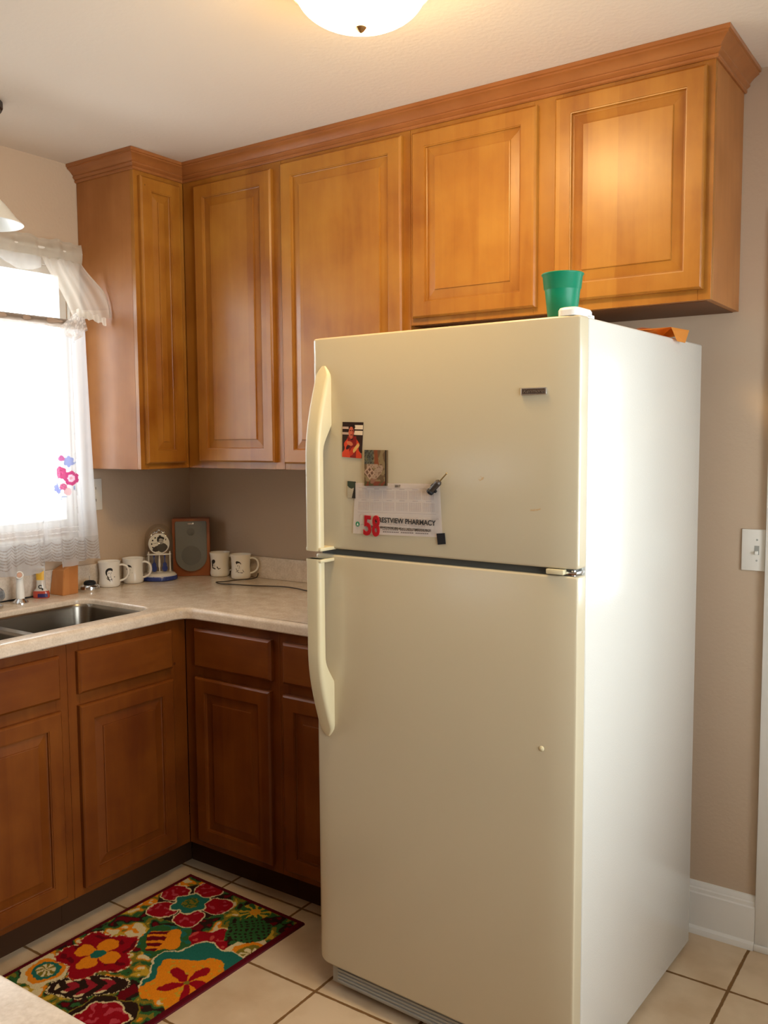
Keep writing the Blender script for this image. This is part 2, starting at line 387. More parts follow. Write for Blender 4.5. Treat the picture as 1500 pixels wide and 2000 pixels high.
# door casing, glass door in the back wall (right of the fridge, throws the daylight on it)
bm = bmesh.new()
box(bm, 2.357, 2.437, -0.018, 0, ZF, 2.10, 0.003); box(bm, 3.323, 3.403, -0.018, 0, ZF, 2.10, 0.003); box(bm, 2.357, 3.403, -0.018, 0, 2.025, 2.10, 0.003)
box(bm, 2.4372, 2.4395, 0, 0.12, ZF, 2.02); box(bm, 3.3205, 3.3228, 0, 0.12, ZF, 2.02)
struct(fin(bm, 'trim_1', M_trim))
bm = bmesh.new(); box(bm, 2.357, 2.437, -0.028, -0.0185, ZF, ZF+0.02, 0.003); struct(fin(bm, 'trim_2', M_trim))
d1 = struct(fin(slab_with_holes('y', 0.06, 0.10, 2.442, 3.318, ZF+0.01, 2.015, [(2.72, 3.14, 0.99, 1.84)]), 'door_1', M_trim, smooth=False))
bm = bmesh.new(); box(bm, 2.72, 3.14, 0.076, 0.082, 0.99, 1.84); fin(bm, 'glass_pane', M_pane, d1, smooth=False)
bm = bmesh.new(); box(bm, 2.72, 3.14, 0.066, 0.094, 1.585, 1.625); fin(bm, 'glazing_bar', M_trim, d1, smooth=False)
bm = bmesh.new(); lathe(bm, [(0.008, 0), (0.008, 0.03), (0.024, 0.036), (0.027, 0.05), (0.02, 0.062), (0.004, 0.066)], M=Matrix.Translation((3.29, 0.06, 0.93)) @ Matrix.Rotation(PI/2, 4, 'X'), n=20); fin(bm, 'door_knob', M_brass, d1)
# windows
def window(name, x_in, x_out, y0, y1, z0, z1, casing=True, rail=None):
    s = 1 if x_in > x_out else -1
    bm = bmesh.new(); xa, xb = sorted((x_in - s*0.004, x_out + s*0.02)); f = 0.028
    for q in ((y0, y0+f, z0, z1), (y1-f, y1, z0, z1), (y0+f, y1-f, z0, z0+f), (y0+f, y1-f, z1-f, z1)): box(bm, xa, xb, *q)
    if rail: box(bm, xa+0.01, xb, y0+f, y1-f, rail-0.018, rail+0.018)
    o = struct(fin(bm, name, M_trim, smooth=False))
    bm = bmesh.new(); xm = x_in - s*0.035; box(bm, xm-0.002, xm+0.002, y0+f, y1-f, z0+f, z1-f); fin(bm, 'glass_pane', M_pane, o, smooth=False)
    if casing:
        bm = bmesh.new(); c = 0.05; xi, xj = sorted((x_in, x_in + s*0.016))
        box(bm, xi, xj, y0-c, y0, z0-0.03, z1+c, 0.003); box(bm, xi, xj, y1, y1+c, z0-0.03, z1+c, 0.003); box(bm, xi, xj, y0, y1, z1, z1+c, 0.003)
        xk, xl = sorted((x_in, x_in + s*0.035)); box(bm, xk, xl, y0-c-0.005, y1+c+0.005, z0-0.052, z0-0.031, 0.004); box(bm, xi, xj, y0-c, y1+c, z0-0.10, z0-0.053, 0.003)
        fin(bm, 'casing', M_trim, o)
    return o
window('window_1', 0, -0.12, *WIN, rail=None)
window('window_2', 0, -0.12, -4.42, -3.48, 0.93, 1.36)
window('added_light_window', XR, XR+0.12, -2.5, -0.75, 0.75, 2.15)  # unseen window, added and placed to light the back wall and fridge side

# ---------------------------------------------------------------- cabinets
def frame_mat(face, at):
    """local (u right along the wall as seen, v up, w out of the face) -> world. face '-y' (back wall) or '+x' (window wall)"""
    if face == '-y': return Matrix(((1, 0, 0, 0), (0, 0, -1, at), (0, 1, 0, 0), (0, 0, 0, 1)))
    return Matrix(((0, 0, 1, at), (1, 0, 0, 0), (0, 1, 0, 0), (0, 0, 0, 1)))     # u = y, v = z, w = x
def ringloft(bm, M, rings, cap_last=True, cap_first=True):
    loft(bm, [[M @ Vector(p) for p in r] for r in rings], True, cap_first, cap_last)
def rect_ring(u0, u1, v0, v1, i, w): return [(u0+i, v0+i, w), (u1-i, v0+i, w), (u1-i, v1-i, w), (u0+i, v1-i, w)]
def cab_door(name, M, u0, u1, v0, v1, mt, parent, fw=0.053, t=0.020):
    bm = bmesh.new()
    seq = [(0, 0.0), (0, t-0.006), (0.002, t-0.003), (0.006, t), (fw-0.006, t), (fw-0.0055, t-0.002), (fw-0.003, t-0.0025), (fw-0.002, t-0.009), (fw, t-0.010)]
    ringloft(bm, M, [rect_ring(u0, u1, v0, v1, i, w_) for i, w_ in seq], cap_last=False, cap_first=False)
    bm.faces.new([bm.verts.new(M @ Vector(p)) for p in reversed(rect_ring(u0, u1, v0, v1, 0, 0.0))])
    bmesh.ops.remove_doubles(bm, verts=bm.verts, dist=1e-6)
    d = fin(bm, name, mt, parent, ang=20)
    bm = bmesh.new()
    sl = min(0.026, (u1-u0-2*fw)*0.28)
    seq = [(fw, 0.004), (fw, t-0.0105), (fw+0.003, t-0.0105), (fw+0.003+sl, t-0.0065), (fw+0.004+sl, t-0.003), (fw+0.006+sl, t-0.0025)]
    ringloft(bm, M, [rect_ring(u0, u1, v0, v1, i, w_) for i, w_ in seq])
    fin(bm, 'raised_panel', mt, d, ang=5)
    return d
def drawer_front(M, u0, u1, v0, v1, mt, parent, t=0.020):
    bm = bmesh.new()
    seq = [(0, 0.0), (0, t-0.008), (0.003, t-0.004), (0.008, t), (0.009, t)]
    ringloft(bm, M, [rect_ring(u0, u1, v0, v1, i, w_) for i, w_ in seq])
    return fin(bm, 'drawer_front', mt, parent, ang=20)
def face_frame(M, u0, u1, v0, v1, us, vs, mt, parent, t=0.019, name='face_frame'):
    """stiles us = list of (a,b), rails vs = list of (a,b)"""
    bm = bmesh.new()
    for a, b_ in us: box(bm, a, b_, v0, v1, -t, 0, 0.0008, 1)
    su = sorted(us)
    for (a, b_), (c, d) in zip(su, su[1:]):
        for e, f in vs: box(bm, b_, c, e, f, -t, 0)
    for v in bm.verts: v.co = M @ v.co
    return fin(bm, name, mt, parent, ang=20)
Fx = frame_mat('+x', U1); Fy = frame_mat('-y', -U2)
# upper cabinet on the window wall
c = thing('wall_cabinet', 'tall narrow maple wall cabinet on the window wall, its plain side facing the curtain', 'cabinet', (0.16, -0.42, ZB))
bm = bmesh.new(); box(bm, 0.002, U1-0.019, -YA, -0.003, ZB, ZT+0.05, 0.0006, 1); fin(bm, 'cabinet_body', M_veneer, c, ang=20)
bm = bmesh.new(); x0_, x1_, y0_, y1_, z0_ = (0.004, U1-0.02, -YA+0.002, -0.004, ZB); box(bm, x0_, x1_, y0_, y1_, z0_-0.0015, z0_-0.0002); fin(bm, 'underside_shade_sheet', M_under, c, smooth=False)  # thin dark sheet below the box, painted as underside shade
face_frame(Fx, -YA, -U2-0.0005, ZB, ZT+0.05, [(-YA, -YA+0.035), (-U2-0.055, -U2-0.0005)], [(ZB, ZB+0.04), (ZT-0.04, ZT+0.05)], M_wood, c)
cab_door('door', Fx, -0.5165, -0.3285, 1.393, 2.420, M_wood, c)
# upper corner cabinet on the back wall
c = thing('wall_cabinet', 'tall maple wall cabinet in the corner, beside the narrow one, above the speaker', 'cabinet', (0.56, -0.15, ZB))
bm = bmesh.new(); box(bm, U1+0.001, 0.8055, -U2+0.019, -0.003, ZB, ZT+0.05); fin(bm, 'cabinet_body', M_veneer, c, smooth=False)
bm = bmesh.new(); x0_, x1_, y0_, y1_, z0_ = (U1+0.002, 0.804, -U2+0.02, -0.004, ZB); box(bm, x0_, x1_, y0_, y1_, z0_-0.0015, z0_-0.0002); fin(bm, 'underside_shade_sheet', M_under, c, smooth=False)
face_frame(Fy, U1+0.001, 0.8055, ZB, ZT+0.05, [(U1+0.001, 0.402), (0.762, 0.8055)], [(ZB, ZB+0.04), (ZT-0.04, ZT+0.05)], M_wood, c)
cab_door('door', Fy, 0.391, 0.770, 1.397, 2.415, M_wood, c)
c = thing('wall_cabinet', 'tall maple wall cabinet partly hidden behind the top of the refrigerator', 'cabinet', (1.07, -0.15, ZB))
bm = bmesh.new(); box(bm, 0.8065, 1.3385, -U2+0.019, -0.003, ZB, ZT+0.05); fin(bm, 'cabinet_body', M_veneer, c, smooth=False)
bm = bmesh.new(); x0_, x1_, y0_, y1_, z0_ = (0.808, 1.337, -U2+0.02, -0.004, ZB); box(bm, x0_, x1_, y0_, y1_, z0_-0.0015, z0_-0.0002); fin(bm, 'underside_shade_sheet', M_under, c, smooth=False)
face_frame(Fy, 0.8065, 1.3385, ZB, ZT+0.05, [(0.8065, 0.83), (1.296, 1.3385)], [(ZB, ZB+0.04), (ZT-0.04, ZT+0.05)], M_wood, c)
cab_door('door', Fy, 0.8145, 1.314, 1.394, 2.424, M_wood, c)
c = thing('wall_cabinet', 'short wide two-door maple wall cabinet mounted above the refrigerator', 'cabinet', (1.8, -0.15, ZO))
bm = bmesh.new(); box(bm, 1.3395, XE, -U2+0.019, -0.003, ZO, ZT+0.05, 0.0006, 1); fin(bm, 'cabinet_body', M_veneer, c, ang=20)
bm = bmesh.new(); x0_, x1_, y0_, y1_, z0_ = (1.341, XE-0.016, -U2+0.02, -0.004, ZO); box(bm, x0_, x1_, y0_, y1_, z0_-0.0015, z0_-0.0002); fin(bm, 'underside_shade_sheet', M_under, c, smooth=False)
face_frame(Fy, 1.3395, XE, ZO, ZT+0.05, [(1.3395, 1.372), (1.762, 1.85), (XE-0.034, XE)], [(ZO, ZO+0.04), (ZT-0.04, ZT+0.05)], M_wood, c)
cab_door('door', Fy, 1.354, 1.776, 1.856, 2.421, M_wood, c)
cab_door('door', Fy, 1.832, 2.246, 1.863, 2.424, M_wood, c)
# crown moulding around all of them
prof = [(-0.004, 2.4995), (-0.004, 2.438), (0.005, 2.438), (0.008, 2.441), (0.008, 2.447), (0.006, 2.449), (0.011, 2.4525), (0.0155, 2.456), (0.0155, 2.460), (0.013, 2.4615), (0.018, 2.467), (0.026, 2.475), (0.035, 2.481), (0.039, 2.483), (0.039, 2.4875), (0.044, 2.489), (0.044, 2.4995)]
path = [lambda o: (0.002, -YA-o), lambda o: (U1+o, -YA-o), lambda o: (U1+o, -U2-o), lambda o: (XE+o, -U2-o), lambda o: (XE+o, -0.002)]
bm = bmesh.new(); loft(bm, [[Vector((*p(o), z)) for o, z in prof] for p in path])
tag(fin(bm, 'crown_molding', M_crownx, ang=18), 'stained crown moulding running along the ceiling above the wall cabinets', 'molding')

# base cabinets
FX0, FY0 = 0.611, -0.611
Bx = frame_mat('+x', FX0); By = frame_mat('-y', FY0)
ZK = 0.075; ZTB = 0.8755
DRZ = (0.712, 0.844); DZ = (0.100, 0.676)
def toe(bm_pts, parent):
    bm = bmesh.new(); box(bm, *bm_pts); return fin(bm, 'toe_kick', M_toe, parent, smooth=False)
c = thing('base_cabinet', 'maple base cabinet left of the inside corner, with one drawer over one door', 'cabinet', (0.3, -0.85, ZF))
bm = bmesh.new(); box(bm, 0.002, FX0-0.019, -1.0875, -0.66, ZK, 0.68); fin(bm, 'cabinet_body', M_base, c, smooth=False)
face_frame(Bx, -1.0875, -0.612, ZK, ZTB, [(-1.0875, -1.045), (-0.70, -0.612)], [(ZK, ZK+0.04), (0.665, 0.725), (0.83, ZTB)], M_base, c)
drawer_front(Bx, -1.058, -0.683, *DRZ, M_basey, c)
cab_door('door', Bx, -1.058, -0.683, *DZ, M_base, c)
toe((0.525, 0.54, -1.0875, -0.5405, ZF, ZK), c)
c = thing('base_cabinet', 'maple sink base cabinet cut by the left edge of the photo', 'cabinet', (0.3, -1.55, ZF))
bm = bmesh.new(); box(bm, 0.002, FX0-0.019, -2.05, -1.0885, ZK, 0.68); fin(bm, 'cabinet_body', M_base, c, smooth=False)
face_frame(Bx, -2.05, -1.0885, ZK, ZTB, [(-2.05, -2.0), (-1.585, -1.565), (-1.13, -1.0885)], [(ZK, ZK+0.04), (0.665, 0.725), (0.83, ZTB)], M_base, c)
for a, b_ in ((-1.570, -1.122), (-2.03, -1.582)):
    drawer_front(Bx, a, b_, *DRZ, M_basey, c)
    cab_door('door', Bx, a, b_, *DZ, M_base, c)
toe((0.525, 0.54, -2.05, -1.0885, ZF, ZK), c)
c = thing('base_cabinet', 'maple base cabinet right of the inside corner, with one drawer over one door', 'cabinet', (0.82, -0.3, ZF))
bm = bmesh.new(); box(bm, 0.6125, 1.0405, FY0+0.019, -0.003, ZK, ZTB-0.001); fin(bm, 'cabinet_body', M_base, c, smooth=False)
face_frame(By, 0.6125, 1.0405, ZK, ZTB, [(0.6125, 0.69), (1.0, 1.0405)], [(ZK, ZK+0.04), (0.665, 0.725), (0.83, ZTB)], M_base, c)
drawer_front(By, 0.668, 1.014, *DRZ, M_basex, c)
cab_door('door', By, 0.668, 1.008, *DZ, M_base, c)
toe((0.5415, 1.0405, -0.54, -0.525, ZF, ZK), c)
c = thing('base_cabinet', 'maple base cabinet mostly hidden behind the left side of the refrigerator', 'cabinet', (1.2, -0.3, ZF))
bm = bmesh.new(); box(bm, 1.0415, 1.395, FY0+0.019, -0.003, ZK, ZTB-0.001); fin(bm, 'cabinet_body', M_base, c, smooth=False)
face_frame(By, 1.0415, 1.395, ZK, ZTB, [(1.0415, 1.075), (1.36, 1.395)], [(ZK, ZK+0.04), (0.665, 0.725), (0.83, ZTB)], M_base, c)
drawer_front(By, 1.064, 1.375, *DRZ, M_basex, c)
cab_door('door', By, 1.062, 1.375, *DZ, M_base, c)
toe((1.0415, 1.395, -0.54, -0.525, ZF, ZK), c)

# countertop : L along two walls (with the sink cut-out)
def poly_round(pts, rad, n=7):
    out = []
    N_ = len(pts)
    for i, (p, r) in enumerate(zip(pts, rad)):
        p = Vector(p)
        if r <= 0: out.append(p); continue
        a = (Vector(pts[i-1]) - p).normalized(); b_ = (Vector(pts[(i+1) % N_]) - p).normalized()
        th = a.angle(b_); dd = r/math.tan(th/2); cpt = p + (a+b_).normalized()*(r/math.sin(th/2))
        s = p + a*dd; e = p + b_*dd; va = s-cpt; ve = e-cpt
        a0 = math.atan2(va.y, va.x); a1 = math.atan2(ve.y, ve.x); da = (a1-a0+PI) % (2*PI) - PI
        for k in range(n+1): out.append(cpt + Vector((math.cos(a0+da*k/n), math.sin(a0+da*k/n)))*r)
    return out
def offset_loop(P, d):
    out = []; n = len(P)
    for i in range(n):
        e0 = (P[i]-P[i-1]); e1 = (P[(i+1) % n]-P[i])
        if e0.length < 1e-7: e0 = P[i]-P[i-2]
        if e1.length < 1e-7: e1 = P[(i+2) % n]-P[i]
        n0 = Vector((-e0.y, e0.x)).normalized(); n1 = Vector((-e1.y, e1.x)).normalized()
        mm = (n0+n1).normalized(); k = d/max(0.3, mm.dot(n0)); out.append(P[i]+mm*k)
    return out
def countertop(name, outer, hole, z1, th, r, material, parent=None):
    """outer is CCW; interior lies to the left of each edge"""
    bm = bmesh.new()
    seq = [(0.03, z1-th), (0.004, z1-th), (0, z1-th+0.004)] + [(r*(1-math.cos(a)), z1-r+r*math.sin(a)) for a in [PI/2*k/6 for k in range(7)]]
    rings = [[Vector((p.x, p.y, z)) for p in offset_loop(outer, o)] for o, z in seq]
    vr = loft(bm, rings, True, False, False)
    top_loops = [vr[-1]]; bot_loops = [vr[0]]
    if hole:
        hr = 0.008
        seqh = [(hr*(1-math.cos(a)), z1-hr+hr*math.sin(a)) for a in [PI/2*k/4 for k in range(4, -1, -1)]] + [(0, z1-th)]
        rings = [[Vector((p.x, p.y, z)) for p in offset_loop(hole, -o)] for o, z in seqh]
        hv = loft(bm, rings, True, False, False); top_loops.append(hv[0]); bot_loops.append(hv[-1])
    for loops in (top_loops, bot_loops):
        tris = geometry.tessellate_polygon([[v.co for v in l] for l in loops]); flat = [v for l in loops for v in l]
        for tr_ in tris:
            try: bm.faces.new([flat[i] for i in tr_])
            except ValueError: pass
    return fin(bm, name, material, parent, ang=25)
outer = poly_round([(0.0005, -2.2), (CB, -2.2), (CB, -CB), (1.398, -CB), (1.398, -0.0005), (0.0005, -0.0005)], [0, 0, 0.045, 0.01, 0, 0])
SX0, SX1, SY0, SY1 = 0.188, 0.563, -1.565, -0.703
hole = [Vector(p) for p in rrect(SX0, SX1, SY0, SY1, 0.065, 8)]
ct = countertop('countertop', outer, hole, ZC, 0.038, 0.015, M_counter)
tag(ct, 'speckled beige L-shaped countertop with a rounded edge, running from the sink around the corner', 'countertop')
bm = bmesh.new()
def bs(bm, x0, x1, y0, y1): box(bm, x0, x1, y0, y1, ZC, ZC+0.088, 0.003, 2)
bs(bm, 0.001, 0.020, -2.2, -0.001); bs(bm, 0.020, 1.398, -0.020, -0.001)
tag(fin(bm, 'backsplash', M_counter), 'low speckled beige backsplash strip along both walls behind the counter', 'backsplash')
# second counter whose corner shows bottom-left
outer = poly_round([(0.9, -2.86), (2.55, -2.86), (2.55, -2.213), (0.9, -2.213)], [0, 0.02, 0.02, 0])
ct2 = countertop('countertop', outer, None, ZC, 0.038, 0.006, M_counter)
tag(ct2, 'pale speckled counter whose edge cuts across the bottom-left corner of the photo', 'countertop')
c = thing('base_cabinet', 'maple base cabinet standing under the near counter below the photo', 'cabinet', (1.7, -2.55, ZF))
bm = bmesh.new(); box(bm, 0.92, 2.52, -2.84, -2.26, ZK, ZTB); fin(bm, 'cabinet_body', M_base, c, smooth=False)
bm = bmesh.new(); box(bm, 0.94, 2.50, -2.80, -2.32, ZF, ZK); fin(bm, 'toe_kick', M_base, c, smooth=False)
P2 = Matrix(((-1, 0, 0, 0), (0, 0, 1, -2.26), (0, 1, 0, 0), (0, 0, 0, 1)))
for a in (0.94, 1.47, 2.0): cab_door('door', P2, -a-0.50, -a, 0.1, 0.85, M_base, c)

# ---------------------------------------------------------------- sink
c = thing('kitchen_sink', 'double-bowl stainless steel undermount sink set in the counter below the window', 'sink', (0.375, -1.13, 0.70))
ZS = 0.8965
b1 = (0.196, 0.555, -1.118, -0.711); b2 = (0.196, 0.555, -1.557, -1.146)
bm = bmesh.new()
lo = [Vector(p) for p in rrect(SX0-0.0, SX1+0.0, SY0, SY1, 0.065, 8)]
L0 = [bm.verts.new((p.x, p.y, ZS)) for p in offset_loop(lo, 0.0008)]
hs = [[bm.verts.new((x, y, ZS - (0.0 if k else 0.0))) for x, y in rrect(*q, 0.058, 8)] for k, q in enumerate((b1, b2))]
flat = L0 + hs[0] + hs[1]
for tr_ in geometry.tessellate_polygon([[v.co for v in l] for l in (L0, *hs)]):
    try: bm.faces.new([flat[i] for i in tr_])
    except ValueError: pass
fin(bm, 'rim', M_steel, c)
for q in (b1, b2):
    bm = bmesh.new(); rings = []
    for ins, z, rr in ((0, ZS, .058), (0.002, ZS-0.004, .057), (0.004, ZS-0.012, .056), (0.010, 0.745, .055), (0.016, 0.722, .055), (0.032, 0.708, .05), (0.06, 0.703, .04), (0.14, 0.700, .02)):
        rings.append([Vector((x, y, z)) for x, y in rrect(q[0]+ins, q[1]-ins, q[2]+ins, q[3]-ins, rr, 8)])
    loft(bm, rings, True, False, True)
    fin(bm, 'bowl', M_steel, c, ang=40)
    bm = bmesh.new(); lathe(bm, [(0.045, 0.7005), (0.043, 0.7025), (0.03, 0.701), (0.004, 0.7008)], c=((q[0]+q[1])/2, (q[2]+q[3])/2, 0), n=24); fin(bm, 'drain', M_chrome, c)

# faucet (only its right knob shows), sprayer
c = thing('faucet', 'chrome two-knob kitchen faucet at the left edge of the photo behind the sink', 'faucet', (0.10, -1.13, ZC))
bm = bmesh.new(); ringsf = [[Vector((x, y, z)) for x, y in rrect(0.072+i, 0.130-i, -1.285+i, -0.972-i, 0.026-i*.5, 6)] for i, z in ((0, ZC), (0, ZC+0.008), (0.006, ZC+0.014))]; loft(bm, ringsf); fin(bm, 'base_plate', M_chrome, c)
for yy in (-0.992, -1.265):
    bm = bmesh.new(); lathe(bm, [(0.014, 0.012), (0.014, 0.022), (0.026, 0.026), (0.0305, 0.034), (0.031, 0.046), (0.027, 0.058), (0.018, 0.067), (0.006, 0.070)], c=(0.098, yy, ZC), n=14); fin(bm, 'knob_handle', M_knob, c, ang=10)
bm = bmesh.new(); tube(bm, catmull([(0.10, -1.13, ZC+0.012), (0.10, -1.13, ZC+0.10), (0.13, -1.13, ZC+0.19), (0.20, -1.13, ZC+0.22), (0.27, -1.13, ZC+0.20), (0.29, -1.13, ZC+0.15)], 6), 0.011, 12); fin(bm, 'spout', M_chrome, c)
c = thing('sprayer', 'white side sprayer on a chrome collar beside the sink', 'sprayer', (0.094, -0.895, ZC))
bm = bmesh.new(); lathe(bm, [(0.026, 0), (0.026, 0.004), (0.021, 0.010), (0.014, 0.016), (0.012, 0.020)], c=(0.094, -0.895, ZC), n=24); fin(bm, 'collar', M_chrome, c)
bm = bmesh.new(); lathe(bm, [(0.0125, 0.012), (0.0145, 0.02), (0.0145, 0.04), (0.0125, 0.070), (0.012, 0.084), (0.0135, 0.092), (0.013, 0.101), (0.008, 0.107), (0.002, 0.108)], c=(0.094, -0.895, ZC), n=24)
fin(bm, 'handle', M_whitep, c)
bm = bmesh.new(); Mh = Matrix.Translation((0.094, -0.893, ZC+0.095)) @ Matrix.Rotation(math.radians(72), 4, (0.62, 0.78, 0))
lathe(bm, [(0.009, -0.004), (0.011, 0.008), (0.0135, 0.018), (0.0135, 0.024), (0.010, 0.0245), (0.009, 0.021), (0.003, 0.020)], n=20, M=Mh); hd = fin(bm, 'spray_head', M_whitep, c)
bm = bmesh.new(); lathe(bm, [(0.0088, 0.0205), (0.0088, 0.0235), (0.005, 0.0242), (0.001, 0.0243)], n=16, M=Mh); fin(bm, 'spray_nozzle', M_tan, c)

# soap bottle : flat upright bottle with yellow top label and red soap in the bottom
c = thing('soap_bottle', 'clear soap bottle with yellow label and red liquid, beside the knife block', 'bottle', (0.062, -0.79, ZC), rz=math.radians(34))
def ell(rx, ry, z, n=28): return [Vector((rx*math.cos(2*PI*i/n), ry*math.sin(2*PI*i/n), z)) for i in range(n)]
bm = bmesh.new(); loft(bm, [ell(.027, .015, 0), ell(.030, .017, .003), ell(.030, .017, .020), ell(.027, .016, .026)]); fin(bm, 'liquid_soap', M_soap, c, world=False)
bm = bmesh.new(); loft(bm, [ell(.0265, .0155, .0265), ell(.018, .014, .034), ell(.016, .013, .05), ell(.0155, .0125, .075), ell(.0165, .012, .090), ell(.017, .010, .112), ell(.012, .006, .116)]); fin(bm, 'bottle', M_clear, c, world=False)
bm = bmesh.new(); pts = [(a, z) for z in (.062, .112) for a in range(-40, 41, 8)]
for (z0_, z1_, rx0, ry0, rx1, ry1, nm, mm_) in ((.066, .108, .0163, .0128, .0175, .0108, 'yellow_label', M_yel), (.004, .017, .0308, .0178, .0308, .0178, 'navy_label', M_navy)):
    bm = bmesh.new(); ra = [Vector((rx0*math.sin(math.radians(a)), -ry0*math.cos(math.radians(a))-0.0003, z0_)) for a in range(-60, 61, 8)]; rb = [Vector((rx1*math.sin(math.radians(a)), -ry1*math.cos(math.radians(a))-0.0003, z1_)) for a in range(-60, 61, 8)]
    if nm == 'navy_label': ra, rb = ra[6:], rb[6:]
    loft(bm, [ra, rb], False, False, False); fin(bm, nm, mm_, c, world=False)
def lm_(z, y): return Matrix.Translation((0, y, z)) @ Matrix.Rotation(PI/2, 4, 'X')
text('label_print', 'DAWN', 0.009, lm_(0.098, -0.0135), M_navy, c, align='CENTER', world=False, bold=0.0003)
text('monogram_print', 'C', 0.018, lm_(0.036, -0.0148) @ Matrix.Translation((0.002, 0, 0)), M_blackpr, c, align='CENTER', world=False, bold=0.001)
text('monogram_print', 's', 0.013, lm_(0.031, -0.0152) @ Matrix.Translation((0.011, 0, 0)), M_blackpr, c, align='CENTER', world=False, bold=0.001)
bm = bmesh.new(); bm.free()

# knife block
c = thing('knife_block', 'light brown wooden knife block just below the curtain hem', 'knife block', (0.057, -0.69, ZC))
bm = bmesh.new()
A = [(0.022, -0.727, 0), (0.096, -0.725, 0), (0.093, -0.655, 0), (0.022, -0.657, 0)]
B = [(0.022, -0.713, .088), (0.090, -0.711, .092), (0.092, -0.650, .118), (0.022, -0.652, .114)]
loft(bm, [[Vector((x, y, ZC+z)) for x, y, z in A], [Vector((x, y, ZC+z)) for x, y, z in B]])
bmesh.ops.bevel(bm, geom=list(bm.edges), offset=0.002, segments=2, affect='EDGES'); fin(bm, 'block', M_block, c)

# chrome timer / bell
c = thing('desk_bell', 'small chrome bell with black top between the knife block and the mugs', 'bell', (0.083, -0.596, ZC))
bm = bmesh.new(); lathe(bm, [(0.034, 0), (0.036, 0.003), (0.0365, 0.010), (0.035, 0.018), (0.029, 0.0235), (0.023, 0.025), (0.019, 0.0255)], c=(0.083, -0.596, ZC), n=32); fin(bm, 'chrome_base', M_chrome, c)
bm = bmesh.new(); lathe(bm, [(0.021, 0.0245), (0.0225, 0.027), (0.022, 0.033), (0.016, 0.038), (0.004, 0.040)], c=(0.083, -0.596, ZC), n=32); fin(bm, 'black_dome', M_black, c)
bm = bmesh.new(); tube(bm, [(0.083, -0.596, ZC+0.039), (0.083, -0.596, ZC+0.056)], 0.0013, 8); fin(bm, 'plunger', M_chrome, c)

# ---------------------------------------------------------------- mugs
INK = lin((70, 62, 52)); INKD = lin((38, 34, 30)); SKINP = lin((196, 184, 165))
def seg_d(px, py, ax, ay, bx, by):
    vx, vy = bx-ax, by-ay; tt = max(0, min(1, ((px-ax)*vx+(py-ay)*vy)/(vx*vx+vy*vy+1e-9)))
    return math.hypot(px-ax-vx*tt, py-ay-vy*tt)
def el(u, v, cx, cy, rx, ry, rot=0):
    a = math.radians(rot); dx_, dy_ = u-cx, v-cy; x = dx_*math.cos(a)+dy_*math.sin(a); y = -dx_*math.sin(a)+dy_*math.cos(a)
    return (x/rx)**2+(y/ry)**2 < 1
def portrait(kind):
    """pen-and-ink head of a dark-haired man; returns colour function"""
    def f(u, v):
        if kind == 0:
            hair = (el(u, v, .45, .80, .30, .17, 10) or el(u, v, .22, .66, .10, .20, 0)) and not el(u, v, .50, .60, .25, .21)
            feat = el(u, v, .42, .62, .07, .018) or el(u, v, .62, .63, .06, .018) or seg_d(u, v, .55, .58, .58, .48) < .014 or el(u, v, .54, .41, .08, .02) or seg_d(u, v, .22, .48, .40, .30) < .022 or seg_d(u, v, .40, .30, .60, .33) < .014
            coll = seg_d(u, v, .28, .36, .45, .14) < .035 or seg_d(u, v, .45, .14, .70, .20) < .02 or seg_d(u, v, .22, .28, .52, .05) < .022 or seg_d(u, v, .60, .28, .66, .06) < .018 or el(u, v, .90, .34, .05, .03, 40)
        elif kind == 1:
            hair = (el(u, v, .55, .82, .26, .14, -8) or el(u, v, .36, .72, .08, .12)) and not el(u, v, .62, .64, .22, .17)
            feat = el(u, v, .66, .62, .05, .016) or el(u, v, .84, .40, .03, .02)
            coll = seg_d(u, v, .40, .40, .55, .20) < .02
        elif kind == 2:
            hair = el(u, v, .22, .74, .24, .15, 15) or el(u, v, .12, .52, .10, .20)
            feat = el(u, v, .30, .56, .05, .02) or seg_d(u, v, .36, .50, .40, .40) < .02
            coll = seg_d(u, v, .1, .3, .42, .22) < .05 or seg_d(u, v, .62, .35, .75, .22) < .045 or seg_d(u, v, .75, .22, .92, .25) < .03
        else:
            hair = (el(u, v, .42, .80, .26, .13, -15)) and not el(u, v, .46, .66, .20, .15)
            feat = el(u, v, .36, .60, .05, .02) or seg_d(u, v, .50, .62, .54, .50) < .016 or el(u, v, .48, .44, .07, .018)
            coll = seg_d(u, v, .20, .40, .40, .12) < .025 or seg_d(u, v, .40, .12, .80, .10) < .02 or seg_d(u, v, .82, .30, .92, .14) < .02 or seg_d(u, v, .2, .15, .45, .3) < .02
        return INKD if hair else (INK if (feat or coll) else None)
    return f
MUG_PROF_O = [(0.030, 0.0), (0.036, 0.001), (0.0395, 0.006), (0.0405, 0.016), (0.0385, 0.030), (0.0375, 0.045), (0.0378, 0.062), (0.0392, 0.082), (0.0415, 0.094), (0.0425, 0.0985)]
MUG_PROF_I = [(0.0415, 0.0995), (0.0395, 0.0985), (0.0375, 0.092), (0.0352, 0.078), (0.034, 0.05), (0.034, 0.012), (0.030, 0.007), (0.004, 0.006)]
def mug_r(z):
    for (r0, z0), (r1, z1) in zip(MUG_PROF_O, MUG_PROF_O[1:]):
        if z0 <= z <= z1: return r0+(r1-r0)*(z-z0)/(z1-z0)
    return 0.0425
